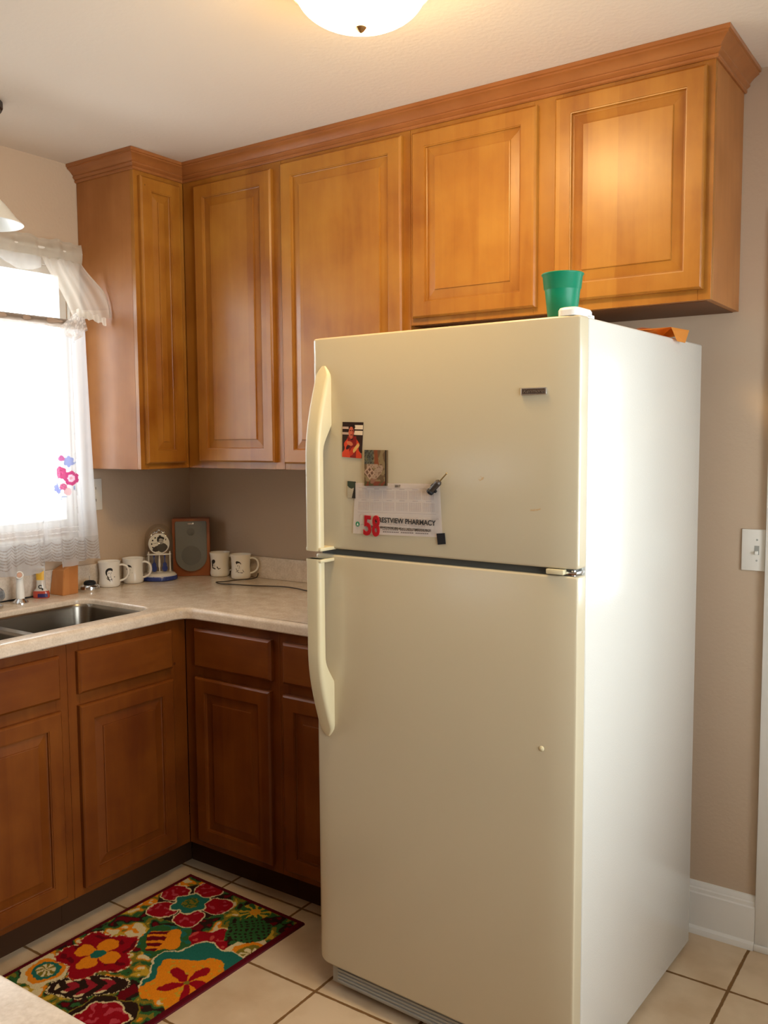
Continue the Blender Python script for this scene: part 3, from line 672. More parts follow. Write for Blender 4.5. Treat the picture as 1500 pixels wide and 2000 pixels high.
def mug(label, loc, handle_dir, print_dir, kind, sc=1.0):
    c = thing('coffee_mug', label, 'mug', loc, handle_dir, group='white portrait mugs on the counter')
    bm = bmesh.new(); lathe(bm, [(r*sc, z*sc) for r, z in MUG_PROF_O+MUG_PROF_I], n=40); fin(bm, 'cup_body', M_china, c, world=False, ang=50)
    bm = bmesh.new(); P = catmull([(0.0365, 0, 0.082), (0.050, 0, 0.084), (0.066, 0, 0.076), (0.072, 0, 0.058), (0.068, 0, 0.040), (0.056, 0, 0.027), (0.0375, 0, 0.021)], 5)
    rings = []
    for i, p in enumerate(P):
        d = (P[min(i+1, len(P)-1)]-P[max(i-1, 0)]).normalized(); q = Vector((0, 1, 0)).cross(d)
        rings.append([(p + q*0.0042*math.cos(2*PI*k/12) + Vector((0, 1, 0))*0.0072*math.sin(2*PI*k/12))*sc for k in range(12)])
    loft(bm, rings); fin(bm, 'mug_handle', M_china, c, world=False, ang=60)
    a0 = print_dir-handle_dir; span = 1.15
    def mp(u, v):
        z = (0.022+0.056*v)*sc; r = mug_r(z/sc)*sc+0.0003; a = a0+(u-.5)*span
        return Vector((r*math.cos(a), r*math.sin(a), z))
    raster('portrait_print', 34, 40, portrait(kind), mp, M_print, c, world=False)
def toward(x, y): return math.atan2(CAM[1]-y, CAM[0]-x)
mug('leftmost white mug with a dark-haired portrait, beside the chrome bell', (0.065, -0.490, ZC), toward(.056, -.484)+1.45, toward(.056, -.484)+0.05, 0)
mug('white mug whose portrait is half hidden behind the leftmost mug', (0.070, -0.378, ZC), toward(.07, -.378)+1.25, toward(.07, -.378)-0.5, 1)
mug('white mug standing right against the wooden speaker', (0.236, -0.064, ZC), toward(.236, -.064)+1.5, toward(.236, -.064)-0.45, 2)
mug('rightmost white mug, its handle towards the refrigerator', (0.357, -0.066, ZC), toward(.357, -.066)+1.38, toward(.357, -.066)-0.18, 3)

# ---------------------------------------------------------------- anniversary clock under a glass dome
cl = Vector((0.0965, -0.2655, ZC)); ca = toward(cl.x, cl.y)
c = thing('dome_clock', 'blue and white anniversary clock under a glass dome between the mugs and speaker', 'clock', cl, ca+PI/2)
# local: -y faces the camera
c_fn = lambda z: None
bm = bmesh.new(); lathe(bm, [(0.066, 0), (0.071, 0.003), (0.0715, 0.008), (0.070, 0.016), (0.066, 0.021)], n=48); fin(bm, 'base_ring', M_blue, c, world=False)
bm = bmesh.new(); lathe(bm, [(0.0655, 0.0215), (0.060, 0.027), (0.052, 0.030), (0.02, 0.031), (0.002, 0.031)], n=48); fin(bm, 'base_top', M_china, c, world=False)
def bfn(u, v):
    s = 0.5+0.22*math.sin(u*37)+0.14*math.sin(u*83+1)
    if v > s*0.9+0.12: return lin((214, 212, 214))
    if el(u, v, .50, .60, .02, .22) or el(u, v, .30, .66, .022, .2) or el(u, v, .72, .70, .03, .25): return lin((30, 28, 42))
    return lin((86, 96, 150)) if v > s*0.55 else None
raster('base_decoration', 90, 10, bfn, lambda u, v: Vector(((0.0722-0.0052*v)*math.cos(PI+PI*u), (0.0722-0.0052*v)*math.sin(PI+PI*u), 0.006+0.0155*v)), M_printgl, c, world=False)
for sx_ in (-1, 1):
    bm = bmesh.new(); lathe(bm, [(0.006, 0.031), (0.006, 0.035), (0.0035, 0.038), (0.0035, 0.098), (0.0055, 0.101), (0.0055, 0.105), (0.003, 0.108), (0.0035, 0.112), (0.001, 0.115)], c=(sx_*0.042, 0, 0), n=16); fin(bm, 'pillar', M_china, c, world=False)
bm = bmesh.new(); box(bm, -0.044, 0.044, -0.006, 0.006, 0.0995, 0.1055, 0.0015); fin(bm, 'crossbar', M_china, c, world=False)
Mr = Matrix.Translation((0, 0.006, 0.146)) @ Matrix.Rotation(PI/2, 4, 'X')
bm = bmesh.new(); lathe(bm, [(0.038, 0), (0.041, 0.003), (0.0425, 0.009), (0.0415, 0.0135), (0.038, 0.0145), (0.0375, 0.0125), (0.002, 0.0125)], n=48, M=Mr); dial = fin(bm, 'dial_case', M_china, c, world=False)
def dfn(u, v):
    if (u-.5)**2+(v-.5)**2 > .2495: return None
    if el(u, v, .60, .80, .19, .10, -5) and not el(u, v, .60, .66, .14, .13): return INKD
    if el(u, v, .45, .72, .05, .12, 0): return INKD
    if el(u, v, .60, .65, .145, .17): 
        if el(u, v, .54, .68, .03, .014) or el(u, v, .67, .67, .03, .014) or el(u, v, .62, .55, .045, .012): return INKD
        return lin((168, 158, 138))
    if el(u, v, .68, .28, .28, .26, -20): return lin((74, 68, 56))
    if el(u, v, .40, .24, .26, .15, 20): return lin((60, 52, 44))
    for k in range(12):
        a = k*PI/6
        if k in (0, 1, 2, 3) or k in (4, 5, 6): continue
        if math.hypot(u-.5-.38*math.sin(a), v-.5-.38*math.cos(a)) < .045: return INKD
    if el(u, v, .56, .93, .07, .035) or el(u, v, .86, .72, .03, .05): return INK
    if seg_d(u, v, .22, .52, .42, .55) < .015: return lin((150, 140, 120))
    return lin((222, 216, 196))
raster('clock_face', 60, 60, dfn, lambda u, v: Vector(((u-.5)*0.075, -0.0068, 0.146+(v-.5)*0.075)), M_printgl, dial, world=False)
bm = bmesh.new(); lathe(bm, [(0.003, 0.0), (0.003, 0.003), (0.001, 0.004)], n=12, M=Matrix.Translation((0, -0.007, 0.146)) @ Matrix.Rotation(PI/2, 4, 'X')); fin(bm, 'hand_hub', M_chrome, dial, world=False)
bm = bmesh.new(); 
tube(bm, catmull([(-0.030, 0, 0.176), (-0.026, 0, 0.188), (-0.012, 0, 0.194), (0.0, 0, 0.200), (0.012, 0, 0.195), (0.022, 0, 0.184), (0.026, 0, 0.178)], 5), [0.004+0.002*math.sin(i*.9) for i in range(31)], 10)
for k in range(5):
    lathe(bm, [(0.0005, -0.006), (0.005, -0.003), (0.006, 0), (0.004, 0.004), (0.0005, 0.006)], c=(-0.022+k*0.011, -0.002, 0.190+0.004*math.sin(k*1.7)), n=10)
fin(bm, 'crown_ornament', M_chrome, c, world=False)
bm = bmesh.new(); lathe(bm, [(0.0015, 0.099), (0.003, 0.09), (0.0055, 0.062), (0.0055, 0.052), (0.003, 0.048), (0.003, 0.034), (0.012, 0.033), (0.012, 0.0312)], n=16); fin(bm, 'pendulum_rod', M_china, c, world=False)
for sx_ in (-1, 1):   # blue guitar-shaped weights
    bm = bmesh.new(); cx = sx_*0.021
    out_ = []
    for k in range(28):
        a = 2*PI*k/28; z = 0.051+0.019*math.sin(a); rr = 0.0115*abs(math.cos(a))**0.8*(1-0.22*math.exp(-((z-0.054)/0.004)**2)); out_.append((cx+math.copysign(rr*(0.8 if z > 0.054 else 1.0), math.cos(a)), z))
    loft(bm, [[Vector((x, -0.004, z)) for x, z in out_], [Vector((x, 0.004, z)) for x, z in out_]])
    box(bm, cx-0.002, cx+0.002, -0.003, 0.002, 0.066, 0.092, 0.0005); box(bm, cx-0.0035, cx+0.0035, -0.003, 0.002, 0.0915, 0.098, 0.001)
    fin(bm, 'guitar_weight', M_blue, c, world=False)
bm = bmesh.new(); R_, n_ = 0.056, 12; dp = [(R_, 0.0305), (R_, 0.165)] + [(R_*math.cos(PI/2*k/n_), 0.165+0.062*math.sin(PI/2*k/n_)) for k in range(1, n_)] + [(0.001, 0.2271)]
lathe(bm, dp, n=48, caps=False); fin(bm, 'glass_dome', M_dome, c, world=False)

# ---------------------------------------------------------------- bookshelf speaker
sa = toward(0.13, -0.10)+PI/2
c = thing('bookshelf_speaker', 'wooden bookshelf speaker with a grey cloth grille standing in the counter corner', 'speaker', (0.145, -0.136, ZC), sa-0.05)
bm = bmesh.new(); box(bm, -0.076, 0.076, 0.0, 0.085, 0, 0.240, 0.003); fin(bm, 'cabinet', M_spk, c, world=False)
bm = bmesh.new(); W_ = 0.064
def grille_outline(w_, zt, zc_):
    pts = [(w_-0.004, zt), (-w_+0.004, zt), (-w_, zt-0.004)] + [(-w_*math.cos(PI*k/24), zc_-w_*0.95*math.sin(PI*k/24)) for k in range(25)] + [(w_, zt-0.004)]
    return pts
loft(bm, [[Vector((x*s, y, z)) for x, z in grille_outline(W_, 0.229, 0.083)] for y, s in ((0, 1), (-0.008, 1), (-0.0105, 0.975))]); gr = fin(bm, 'grille', M_grille, c, world=False, ang=25)
for zc_, r_ in ((0.186, 0.016), (0.088, 0.040)):
    bm = bmesh.new(); lathe(bm, [(r_, 0.0), (r_-0.002, 0.0006), (0.001, 0.0004)], n=36, M=Matrix.Translation((0, -0.0106, zc_)) @ Matrix.Rotation(PI/2, 4, 'X')); fin(bm, 'driver_outline', M_cone, gr, world=False)  # discs slightly darker than the cloth, marking the drivers
bm = bmesh.new(); box(bm, -0.012, 0.012, -0.0122, -0.0105, 0.217, 0.222, 0.0004); fin(bm, 'badge', M_chrome, gr, world=False)

# cord on the counter
pts = [(0.415, -0.026, ZC+0.020), (0.412, -0.034, ZC+0.004), (0.412, -0.080, ZC+0.003), (0.388, -0.12, ZC+0.003), (0.375, -0.175, ZC+0.003), (0.355, -0.205, ZC+0.003), (0.40, -0.225, ZC+0.003), (0.45, -0.210, ZC+0.003), (0.54, -0.190, ZC+0.003), (0.64, -0.150, ZC+0.003), (0.72, -0.150, ZC+0.003), (0.80, -0.17, ZC+0.003), (0.86, -0.14, ZC+0.003)]
bm = bmesh.new(); tube(bm, catmull(pts, 8), 0.0022, 8); tag(fin(bm, 'cord', M_cord), 'thin dark cord lying on the counter right of the mugs', 'cord')
bm = bmesh.new(); tube(bm, catmull([(0.030, -0.74, ZC+0.004), (0.034, -0.80, ZC+0.004), (0.036, -0.87, ZC+0.004), (0.034, -0.95, ZC+0.004), (0.03, -1.05, ZC+0.004)], 6), 0.003, 8)
tag(fin(bm, 'cord', M_black), 'black cord lying along the backsplash behind the white sprayer', 'cord')

# ---------------------------------------------------------------- wall plates
c = thing('electrical_outlet', 'white wall outlet on the window wall, half covered by the curtain', 'outlet', (0, -0.503, 1.27))
bm = bmesh.new(); box(bm, 0.0005, 0.006, -0.540, -0.466, 1.209, 1.331, 0.002); fin(bm, 'cover_plate', M_ivory, c)
for zc_ in (1.293, 1.247):
    bm = bmesh.new(); box(bm, 0.006, 0.008, -0.519, -0.487, zc_-0.014, zc_+0.014, 0.0008); rc = fin(bm, 'receptacle', M_ivory, c)
    bm = bmesh.new(); box(bm, 0.0079, 0.0086, -0.511, -0.509, zc_-0.004, zc_+0.006); box(bm, 0.0079, 0.0086, -0.498, -0.496, zc_-0.004, zc_+0.006); fin(bm, 'slots', M_black, rc, smooth=False)
bm = bmesh.new(); lathe(bm, [(0.003, 0), (0.003, 0.001), (0.0005, 0.0015)], n=12, M=Matrix.Translation((0.006, -0.503, 1.27)) @ Matrix.Rotation(PI/2, 4, 'Y')); fin(bm, 'screw', M_dark, c)
c = thing('light_switch', 'white toggle light switch on the wall right of the refrigerator', 'switch', (2.335, 0, 1.153))
bm = bmesh.new(); box(bm, 2.298, 2.372, -0.025, -0.0195, 1.093, 1.213, 0.0015)
bm.clear(); box(bm, 2.290, 2.355, -0.0065, -0.0005, 1.093, 1.213, 0.002); fin(bm, 'cover_plate', M_ivory, c)
bm = bmesh.new(); box(bm, 2.3255, 2.3385, -0.0075, -0.0066, 1.140, 1.166); fin(bm, 'toggle_slot', M_greyp, c, smooth=False)
bm = bmesh.new(); box(bm, 2.3278, 2.3362, -0.016, -0.0067, 1.141, 1.151, 0.001); fin(bm, 'toggle', M_whitep, c)
for z in (1.183, 1.123):
    bm = bmesh.new(); lathe(bm, [(0.0028, 0), (0.0025, 0.001), (0.0005, 0.0014)], n=12, M=Matrix.Translation((2.332, -0.0065, z)) @ Matrix.Rotation(PI/2, 4, 'X')); fin(bm, 'screw', M_greyp, c)

# ---------------------------------------------------------------- refrigerator
FR0 = Vector((1.4109, -0.8892, 0)); FA = -0.0401; FW, FD, FH, FT = 0.751, 0.810, 1.7406, 0.0466
ZD1, ZD2 = 1.1955, 1.1800; ZDB = 0.050
F = thing('refrigerator', 'tall white top-freezer refrigerator standing out from the wall', 'refrigerator', (FR0.x, FR0.y, 0), FA)
def fridge(bm, name, mt, ang=30, parent=None): return fin(bm, name, mt, parent or F, ang=ang, world=False)
bm = bmesh.new(); box(bm, 0.004, FW, FT+0.006, FD, -0.018, FH-0.002, 0.005, 3); fridge(bm, 'cabinet', M_fridge)
bm = bmesh.new(); box(bm, 0.012, FW-0.008, FT-0.001, FT+0.0065, ZDB+0.01, FH-0.01); fridge(bm, 'gasket', M_greyp)
bm = bmesh.new(); box(bm, 0.02, FW-0.012, 0.012, FT, ZD2-0.004, ZD1+0.004); fridge(bm, 'gap_filler', M_gasket)
def fdoor(name, z0, z1, rbl, rtl, rbr=0.006, rtr=0.006):
    bm = bmesh.new(); xs = [0, 0.0008, 0.002, 0.004, 0.007, 0.011, 0.016, 0.022, 0.03, 0.045, 0.065, 0.10, 0.2, 0.35, 0.5, 0.6, FW-0.09, FW-0.07, FW-0.055, FW-0.042, FW-0.03, FW-0.02, FW-0.012, FW-0.006, FW-0.003, FW-0.0012, FW-0.0003, FW]
    def dep(x):  # how far the front is set back at x
        s = 0
        if x < 0.012: s += 0.012-math.sqrt(max(0, 0.012**2-(0.012-x)**2))
        if x < 0.05: s += 0.003*((0.05-x)/0.05)**2
        e = FW-x
        if e < 0.075: s += 0.007*((0.075-e)/0.075)**2
        if e < 0.0025: s += 0.0025-math.sqrt(max(0, 0.0025**2-(0.0025-e)**2))
        return s
    def cut(x, rl, rr):
        if x < rl: return rl-math.sqrt(max(0, rl*rl-(rl-x)**2))
        e = FW-x
        if e < rr: return rr-math.sqrt(max(0, rr*rr-(rr-e)**2))
        return 0
    rings = []
    for x in xs:
        d = dep(x); zb = z0+cut(x, rbl, rbr); zt = z1-cut(x, rtl, rtr); r = 0.006
        pr = [(FT, zb), (d+r, zb)] + [(d+r-r*math.sin(a), zb+r-r*math.cos(a)) for a in (0.4, 0.8, 1.2, 1.5708)] + [(d+r-r*math.sin(a), zt-r+r*math.cos(a)) for a in (1.5708, 1.2, 0.8, 0.4)] + [(d+r, zt), (FT, zt)]
        rings.append([Vector((x, y, z)) for y, z in pr])
    loft(bm, rings); return fridge(bm, name, M_fdoor, ang=28)
D1 = fdoor('freezer_door', ZD1, FH, 0.008, 0.010)
D2 = fdoor('refrigerator_door', ZDB, ZD2, 0.032, 0.006)
def fhandle(zs_free, zs_joint, zcut, up_, parent):
    """handle: sweep of side profile; zs_free = tip on the door, zs_joint = square end at the gap"""
    s = 1 if up_ else -1
    Lh = abs(zs_free-zs_joint); bm = bmesh.new(); n = 44; rings = []
    tcut = abs(zcut-zs_free)/Lh
    for i in range(n+1):
        t_ = i/n; z = zs_free - s*Lh*t_
        o = 0.052*math.sin(min(1, t_/0.50)*PI/2)**1.05 + 0.003           # outer stand-off
        tt = (t_-tcut)/0.16
        if t_ < tcut: inn = -0.004
        else: inn = min(o-0.016, -0.004+0.036*math.sin(min(1, tt)*PI/2)**1.2)
        wtip = min(1, (t_/0.055))**0.5; hw = 0.0235*max(0.25, wtip)
        cx = 0.0425; y0, y1 = -o, -inn
        if y0 > y1-0.004: y0 = y1-0.004
        r = min(0.009, hw*0.6, (y1-y0)*0.45)
        rings.append([Vector((x, y, z)) for x, y in rrect(cx-hw, cx+hw, y0, y1, [r*.4, r*.4, r, r*1.2], 4)])
    loft(bm, rings)
    # return flange at the joint end
    zj = zs_joint; za, zb_ = sorted((zj, zj+s*0.009)); box(bm, 0.019, 0.070, -0.053, 0.010, za, zb_, 0.002)
    return fridge(bm, 'door_handle', M_handle, ang=40, parent=parent)
fhandle(1.668, 1.1935, 1.520, True, D1)
fhandle(0.692, 1.1725, 0.838, False, D2)
bm = bmesh.new(); rings = []
for z, i in ((0, 0), (0.012, 0), (0.017, 0.003), (0.0185, 0.008)): rings.append([Vector((x, y, FH+z)) for x, y in rrect(0.695+i, 0.745-i, 0.004+i, 0.090-i, 0.016-i*.5, 6)])
loft(bm, rings); box(bm, 0.703, 0.745, 0.052, 0.092, FH-0.006, FH+0.006, 0.002); fridge(bm, 'hinge_cover', M_whitep)
bm = bmesh.new(); box(bm, 0.680, 0.722, -0.004, 0.02, ZD2+0.003, ZD1-0.001, 0.002); fridge(bm, 'hinge_cap', M_handle)
bm = bmesh.new(); box(bm, 0.722, 0.747, 0.008, FT+0.01, ZD2+0.003, ZD2+0.010, 0.001); lathe(bm, [(0.005, 0), (0.005, 0.012)], c=(0.738, 0.014, ZD2+0.001), n=12); fridge(bm, 'hinge_plate', M_chrome)
bm = bmesh.new(); box(bm, 0.03, FW-0.03, 0.022, 0.05, -0.010, ZDB-0.004, 0.002)
for k in range(5): box(bm, 0.05, FW-0.05, 0.019, 0.023, -0.002+k*0.010, 0.003+k*0.010)
fridge(bm, 'kick_grille', M_greyp)
for x in (0.05, FW-0.06):
    for y in (0.09, FD-0.08):
        bm = bmesh.new(); lathe(bm, [(0.018, 0), (0.018, 0.012), (0.008, 0.014), (0.008, 0.020)], c=(x, y, ZF), n=16); fridge(bm, 'foot', M_black)
# badge
bm = bmesh.new(); box(bm, 0.6165, 0.678, -0.005, 0.004, 1.5745, 1.5905, 0.0012); bd = fridge(bm, 'badge', M_chrome, parent=D1)
bm = bmesh.new(); box(bm, 0.6195, 0.675, -0.0055, -0.0045, 1.577, 1.588); fridge(bm, 'badge_field', mat('badge_brown', (0.07, 0.045, 0.03), 0.3), parent=bd)
def fm(x, z, y=-0.0004, rot=0): return Matrix.Translation((x, y, z)) @ Matrix.Rotation(PI/2, 4, 'X') @ Matrix.Rotation(rot, 4, 'Z')
text('badge_lettering', 'Kenmore', 0.0115, fm(0.647, 1.5793, -0.0058), M_chrome, bd, sx=1.15, align='CENTER', shear=0.3, world=False)
# small wear marks on the doors
for (x, z, w_, h_, dr) in ((0.5134, 1.389, 0.014, 0.010, D1), (0.651, 1.323, 0.030, 0.006, D1)):
    raster('adhesive_residue', 16, 8, lambda u, v: (lin((188, 160, 120)) if noise.noise(Vector((u*3+x*9, v*3, z))) > -0.05 and (u-.5)**2+(v-.5)**2 < .24 else None), lambda u, v, x=x, z=z, w_=w_, h_=h_: Vector((x+(u-.5)*w_, -0.0003, z+(v-.5)*h_+(u-.5)*0.004)), M_print, dr, world=False)
bm = bmesh.new(); lathe(bm, [(0.0062, 0), (0.0055, 0.002), (0.003, 0.0035), (0.0006, 0.004)], n=16, M=fm(0.672, 0.786, 0.0)); fridge(bm, 'bumper_dot', M_handle, parent=D2)

FM = BASE[F.name].copy()
def on_fridge(name, label, cat, x, z, rot=0, group=None):
    p = FM @ Vector((x, 0, z)); o = thing(name, label, cat, p, 0, group)
    mm = FM.to_3x3().to_4x4() @ Matrix.Rotation(PI/2, 4, 'X') @ Matrix.Rotation(rot, 4, 'Z')
    o.rotation_euler = mm.to_euler(); BASE[o.name] = Matrix.Translation(p) @ mm
    return o      # local: u right, v up, w out of the door
# calendar
c = on_fridge('wall_calendar', 'white pharmacy calendar sheet held by magnets on the freezer door', 'calendar', 0.274, 1.3055)
CQ = [Vector((-0.139, -0.0655)), Vector((0.134, -0.0595)), Vector((0.127, 0.0680)), Vector((-0.1305, 0.0640))]   # BL BR TR TL
def cmap(u, v, w_=0.0012):
    a = CQ[0].lerp(CQ[1], u); b_ = CQ[3].lerp(CQ[2], u); p = a.lerp(b_, v)
    return Vector((p.x, p.y, w_+0.0016*math.sin(u*5)*(1-v)**2*0.6+0.0006))
bm = bmesh.new(); g = [[bm.verts.new(cmap(i/20, j/10)) for i in range(21)] for j in range(11)]
for j in range(10):
    for i in range(20): bm.faces.new((g[j][i], g[j][i+1], g[j+1][i+1], g[j+1][i]))
bmesh.ops.solidify(bm, geom=list(bm.faces), thickness=0.0003); cs = fin(bm, 'paper_sheet', M_paper, c, world=False)
def cquad(bm, u0, u1, v0, v1, n=6):
    for k in range(n):
        a, b_ = u0+(u1-u0)*k/n, u0+(u1-u0)*(k+1)/n
        bm.faces.new([bm.verts.new(cmap(*q, 0.0015)) for q in ((a, v0), (b_, v0), (b_, v1), (a, v1))])
bm = bmesh.new()
for row, (vb, vt_) in enumerate(((0.70, 0.86), (0.475, 0.64))):
    for k in range(6):
        ua = 0.055+k*0.150
        for q in range(7): cquad(bm, ua+q*0.0195, ua+q*0.0195+0.0035, vb, vt_, 1)
        for q in range(6): cquad(bm, ua, ua+0.128, vb+q*(vt_-vb)/6, vb+q*(vt_-vb)/6+0.005, 1)
        cquad(bm, ua+0.035, ua+0.095, vt_+0.02, vt_+0.035, 1)
cquad(bm, 0.05, 0.945, 0.872+0.033, 0.877+0.033); 
fin(bm, 'month_grids', M_greypr, cs, world=False, smooth=False)
bm = bmesh.new(); cquad(bm, 0.05, 0.945, 0.425, 0.431); fin(bm, 'rule_line', M_greypr, cs, world=False, smooth=False)
bm = bmesh.new()
for k in range(26):     # two rows of small address print under the phone line
    a = 0.35+0.02*k
    if k in (9, 17): continue
    cquad(bm, a, a+0.014, 0.095, 0.112, 1); 
    if k < 25: cquad(bm, a+0.006, a+0.021, 0.050, 0.070, 1)
for k in range(17): cquad(bm, 0.10+0.0*k, 0.101, 0.2, 0.2001, 1) if False else None
fin(bm, 'fine_print', mat('grey_brown_ink', (0.20, 0.15, 0.13), 0.7), cs, world=False, smooth=False)
def ct_text(nm, body, u, v, size, m_, sx=1.0, bold=0.0, rot=0.0, al='LEFT'):
    p = cmap(u, v, 0.0019); text(nm, body, size, Matrix.Translation(p) @ Matrix.Rotation(rot, 4, 'Z'), m_, cs, sx=sx, bold=bold, align=al, world=False, ext=0.0001)
ct_text('year_print', '2017', 0.52, 0.925, 0.0085, M_blackpr, al='CENTER', bold=0.0002)
ct_text('pharmacy_name', 'CRESTVIEW PHARMACY', 0.255, 0.248, 0.0172, M_blackpr, sx=0.985, bold=0.0004, rot=0.0)
ct_text('address_line', '719 South Ferdon Boulevard    Crestview, FL 32536', 0.60, 0.195, 0.0058, M_greypr, al='CENTER')
ct_text('phone_line', 'PERSONALIZED SERVICE PHONE (850) 682-4111 WITH COMPETITIVE PRICES', 0.165, 0.135, 0.0070, M_blackpr, sx=0.83, bold=0.00018)
bm = bmesh.new(); lathe(bm, [(0.0065, 0), (0.0065, 0.0004), (0.001, 0.0005)], n=24, M=Matrix.Translation(cmap(0.055, 0.19, 0.0016))); fin(bm, 'green_logo', mat('logo_green', (0.03, 0.22, 0.10), 0.5), cs, world=False)
bm = bmesh.new(); M_ = Matrix.Translation(cmap(0.055, 0.19, 0.0022)); prism(bm, [(-0.0028, -0.0032), (0.0028, -0.0032), (0.0005, 0.0035)], M_, 0.0002); fin(bm, 'logo_mark', M_paper, cs, world=False)
bm = bmesh.new(); cquad(bm, 0.09, 0.155, 0.185, 0.192, 2); fin(bm, 'logo_caption', M_greypr, cs, world=False, smooth=False)
bm = bmesh.new()
for q in range(3):
    tube(bm, catmull([cmap(0.55+0.13*q+0.02*k, 0.335+0.02*math.sin(k*2.3+q), 0.0022) for k in range(6)], 4), 0.00035, 5)
tube(bm, catmull([cmap(0.945, 0.33, 0.0022), cmap(0.97, 0.36, 0.0022), cmap(0.975, 0.33, 0.0022), cmap(0.955, 0.345, 0.0022)], 4), 0.0005, 5)
fin(bm, 'handwriting', M_greypr, cs, world=False)
# red 58
def big_digit(ch, lab, x0, x1, z0, z1, rot):
    o = on_fridge('number_magnet', lab, 'magnet', (x0+x1)/2, z0, rot, group='red number magnets on the calendar')
    cu = bpy.data.curves.new('d', 'FONT'); cu.body = ch; cu.size = 0.06; cu.extrude = 0.0011; cu.offset = 0.0012; cu.bevel_depth = 0.0004; cu.align_x = 'CENTER'
    ob = bpy.data.objects.new('d', cu); COL.objects.link(ob); dg = bpy.context.evaluated_depsgraph_get(); me = bpy.data.meshes.new_from_object(ob.evaluated_get(dg))
    bpy.data.objects.remove(ob); bpy.data.curves.remove(cu)
    xs = [v.co.x for v in me.vertices]; ys = [v.co.y for v in me.vertices]
    sx = (x1-x0)/(max(xs)-min(xs)); sy = (z1-z0)/(max(ys)-min(ys)); cx = (max(xs)+min(xs))/2; y0 = min(ys)
    for v in me.vertices: v.co = Vector(((v.co.x-cx)*sx, (v.co.y-y0)*sy, v.co.z+0.0042))
    me.materials.clear(); link('digit', me, M_red, o, world=False)
big_digit('5', 'red digit 5 magnet over the lower left of the pharmacy calendar', 0.1712, 0.1950, 1.2375, 1.2885, -0.03)
big_digit('8', 'red digit 8 magnet touching the bold pharmacy name', 0.1990, 0.2215, 1.2365, 1.2900, -0.03)
# photo magnet
c = on_fridge('photo_magnet', 'small colour photo magnet of a person in orange with a guitar', 'magnet', 0.1365, 1.4785)
PQ = [Vector((-0.0345, -0.0435)), Vector((0.0285, -0.0470)), Vector((0.0350, 0.0435)), Vector((-0.0320, 0.0455))]
def pq(Q, u, v, w_):
    p = Q[0].lerp(Q[1], u).lerp(Q[3].lerp(Q[2], u), v); return Vector((p.x, p.y, w_))
def card(Q, parent, mt, th=0.0015):
    bm = bmesh.new(); loft(bm, [[pq(Q, *uv, w_) for uv in ((0, 0), (1, 0), (1, 1), (0, 1))] for w_ in (0.0003, th)]); return fin(bm, 'backing', mt, parent, world=False, smooth=False)
def photo(u, v):
    K = lin((30, 8, 6)); 
    if el(u, v, .44, .70, .13, .17): 
        if el(u, v, .40, .76, .04, .012) or el(u, v, .50, .76, .04, .012) or el(u, v, .45, .64, .06, .012): return lin((60, 10, 8))
        return lin((196, 96, 68)) if u < .5 else lin((160, 62, 44))
    if el(u, v, .46, .86, .16, .10): return K
    if seg_d(u, v, .45, .62, .47, .52) < .06 and v > .5: return lin((40, 6, 10))
    if seg_d(u, v, .60, .20, .80, .36) < .055: return lin((214, 168, 92))      # guitar neck/hand highlights
    if el(u, v, .52, .18, .17, .09, 40): return lin((190, 50, 26))
    if el(u, v, .38, .40, .16, .06, -10): return lin((206, 110, 70))
    if el(u, v, .30, .30, .12, .06, 30): return lin((58, 10, 10))
    if v < .60 and abs(u-.48) < .25+.42*(.60-v)+.05*math.sin(v*20):
        return lin((206, 62, 30)) if (u+0.3*v) < .42 or (u > .72) else lin((128, 20, 16))
    if v < .14: return lin((30, 22, 18)) if u < .8 else lin((150, 130, 100))
    if v > .62:
        s = v + 0.10*u*(1 if v > .8 else 0)
        for a, b_ in ((.64, .71), (.80, .87)):
            if a < v < b_+ (0.05 if u > .6 else 0): return lin((226, 206, 176)) if u > .6 else lin((190, 160, 140))
        return lin((40, 20, 14))
    return lin((44, 22, 14))
bk = card(PQ, c, M_black); raster('photo_print', 56, 76, photo, lambda u, v: pq(PQ, u, v, 0.0018), M_printgl, bk, world=False)
# wooden picture magnet
c = on_fridge('picture_magnet', 'thick wooden magnet with a painted white cottage above the calendar', 'magnet', 0.2145, 1.4082)
WQ = [Vector((-0.0365, -0.0450)), Vector((0.0325, -0.0430)), Vector((0.0330, 0.0445)), Vector((-0.0355, 0.0450))]
bk = card(WQ, c, mat('dark_wood_edge', (0.10, 0.055, 0.02), 0.5), 0.0072)
def cottage(u, v):
    n_ = noise.noise(Vector((u*7, v*9, 1.3))); n2_ = noise.noise(Vector((u*16, v*18, 4)))
    if u > .93: return lin((52, 34, 10))
    wh = lin((190, 158, 128))
    # tilted lattice window on the white house
    a = math.radians(42); x = (u-.24)*math.cos(a)+(v-.37)*1.25*math.sin(a); y = -(u-.24)*math.sin(a)+(v-.37)*1.25*math.cos(a)
    if abs(x) < .17 and abs(y) < .19:
        gx = abs(abs(x)-.075) < .048; gy = abs(abs(y)-.082) < .05
        return lin((120, 84, 58)) if (gx and gy) else lin((204, 168, 138))
    if el(u, v, .60, .38, .30, .13, 35) or (0.12 < u < .62 and .50 < v < .60): return wh if n2_ < .25 else lin((150, 116, 88))
    if el(u, v, .46, .22, .22, .10, 40): return lin((160, 112, 84))
    if abs(u-.54-(v-.8)*-.12) < .075+.05*(1-v) and v > .58: return lin((150, 78, 34))
    if u < .42 and v > .6: return lin((110+int(40*n_), 108+int(30*n_), 84)) if n2_ > -.1 else lin((70, 62, 46))
    if v < .12: return lin((140, 66, 36)) if n_ > 0 else lin((96, 84, 40))
    return lin((156, 132, 88)) if n_ > -.05 else lin((120, 92, 56))
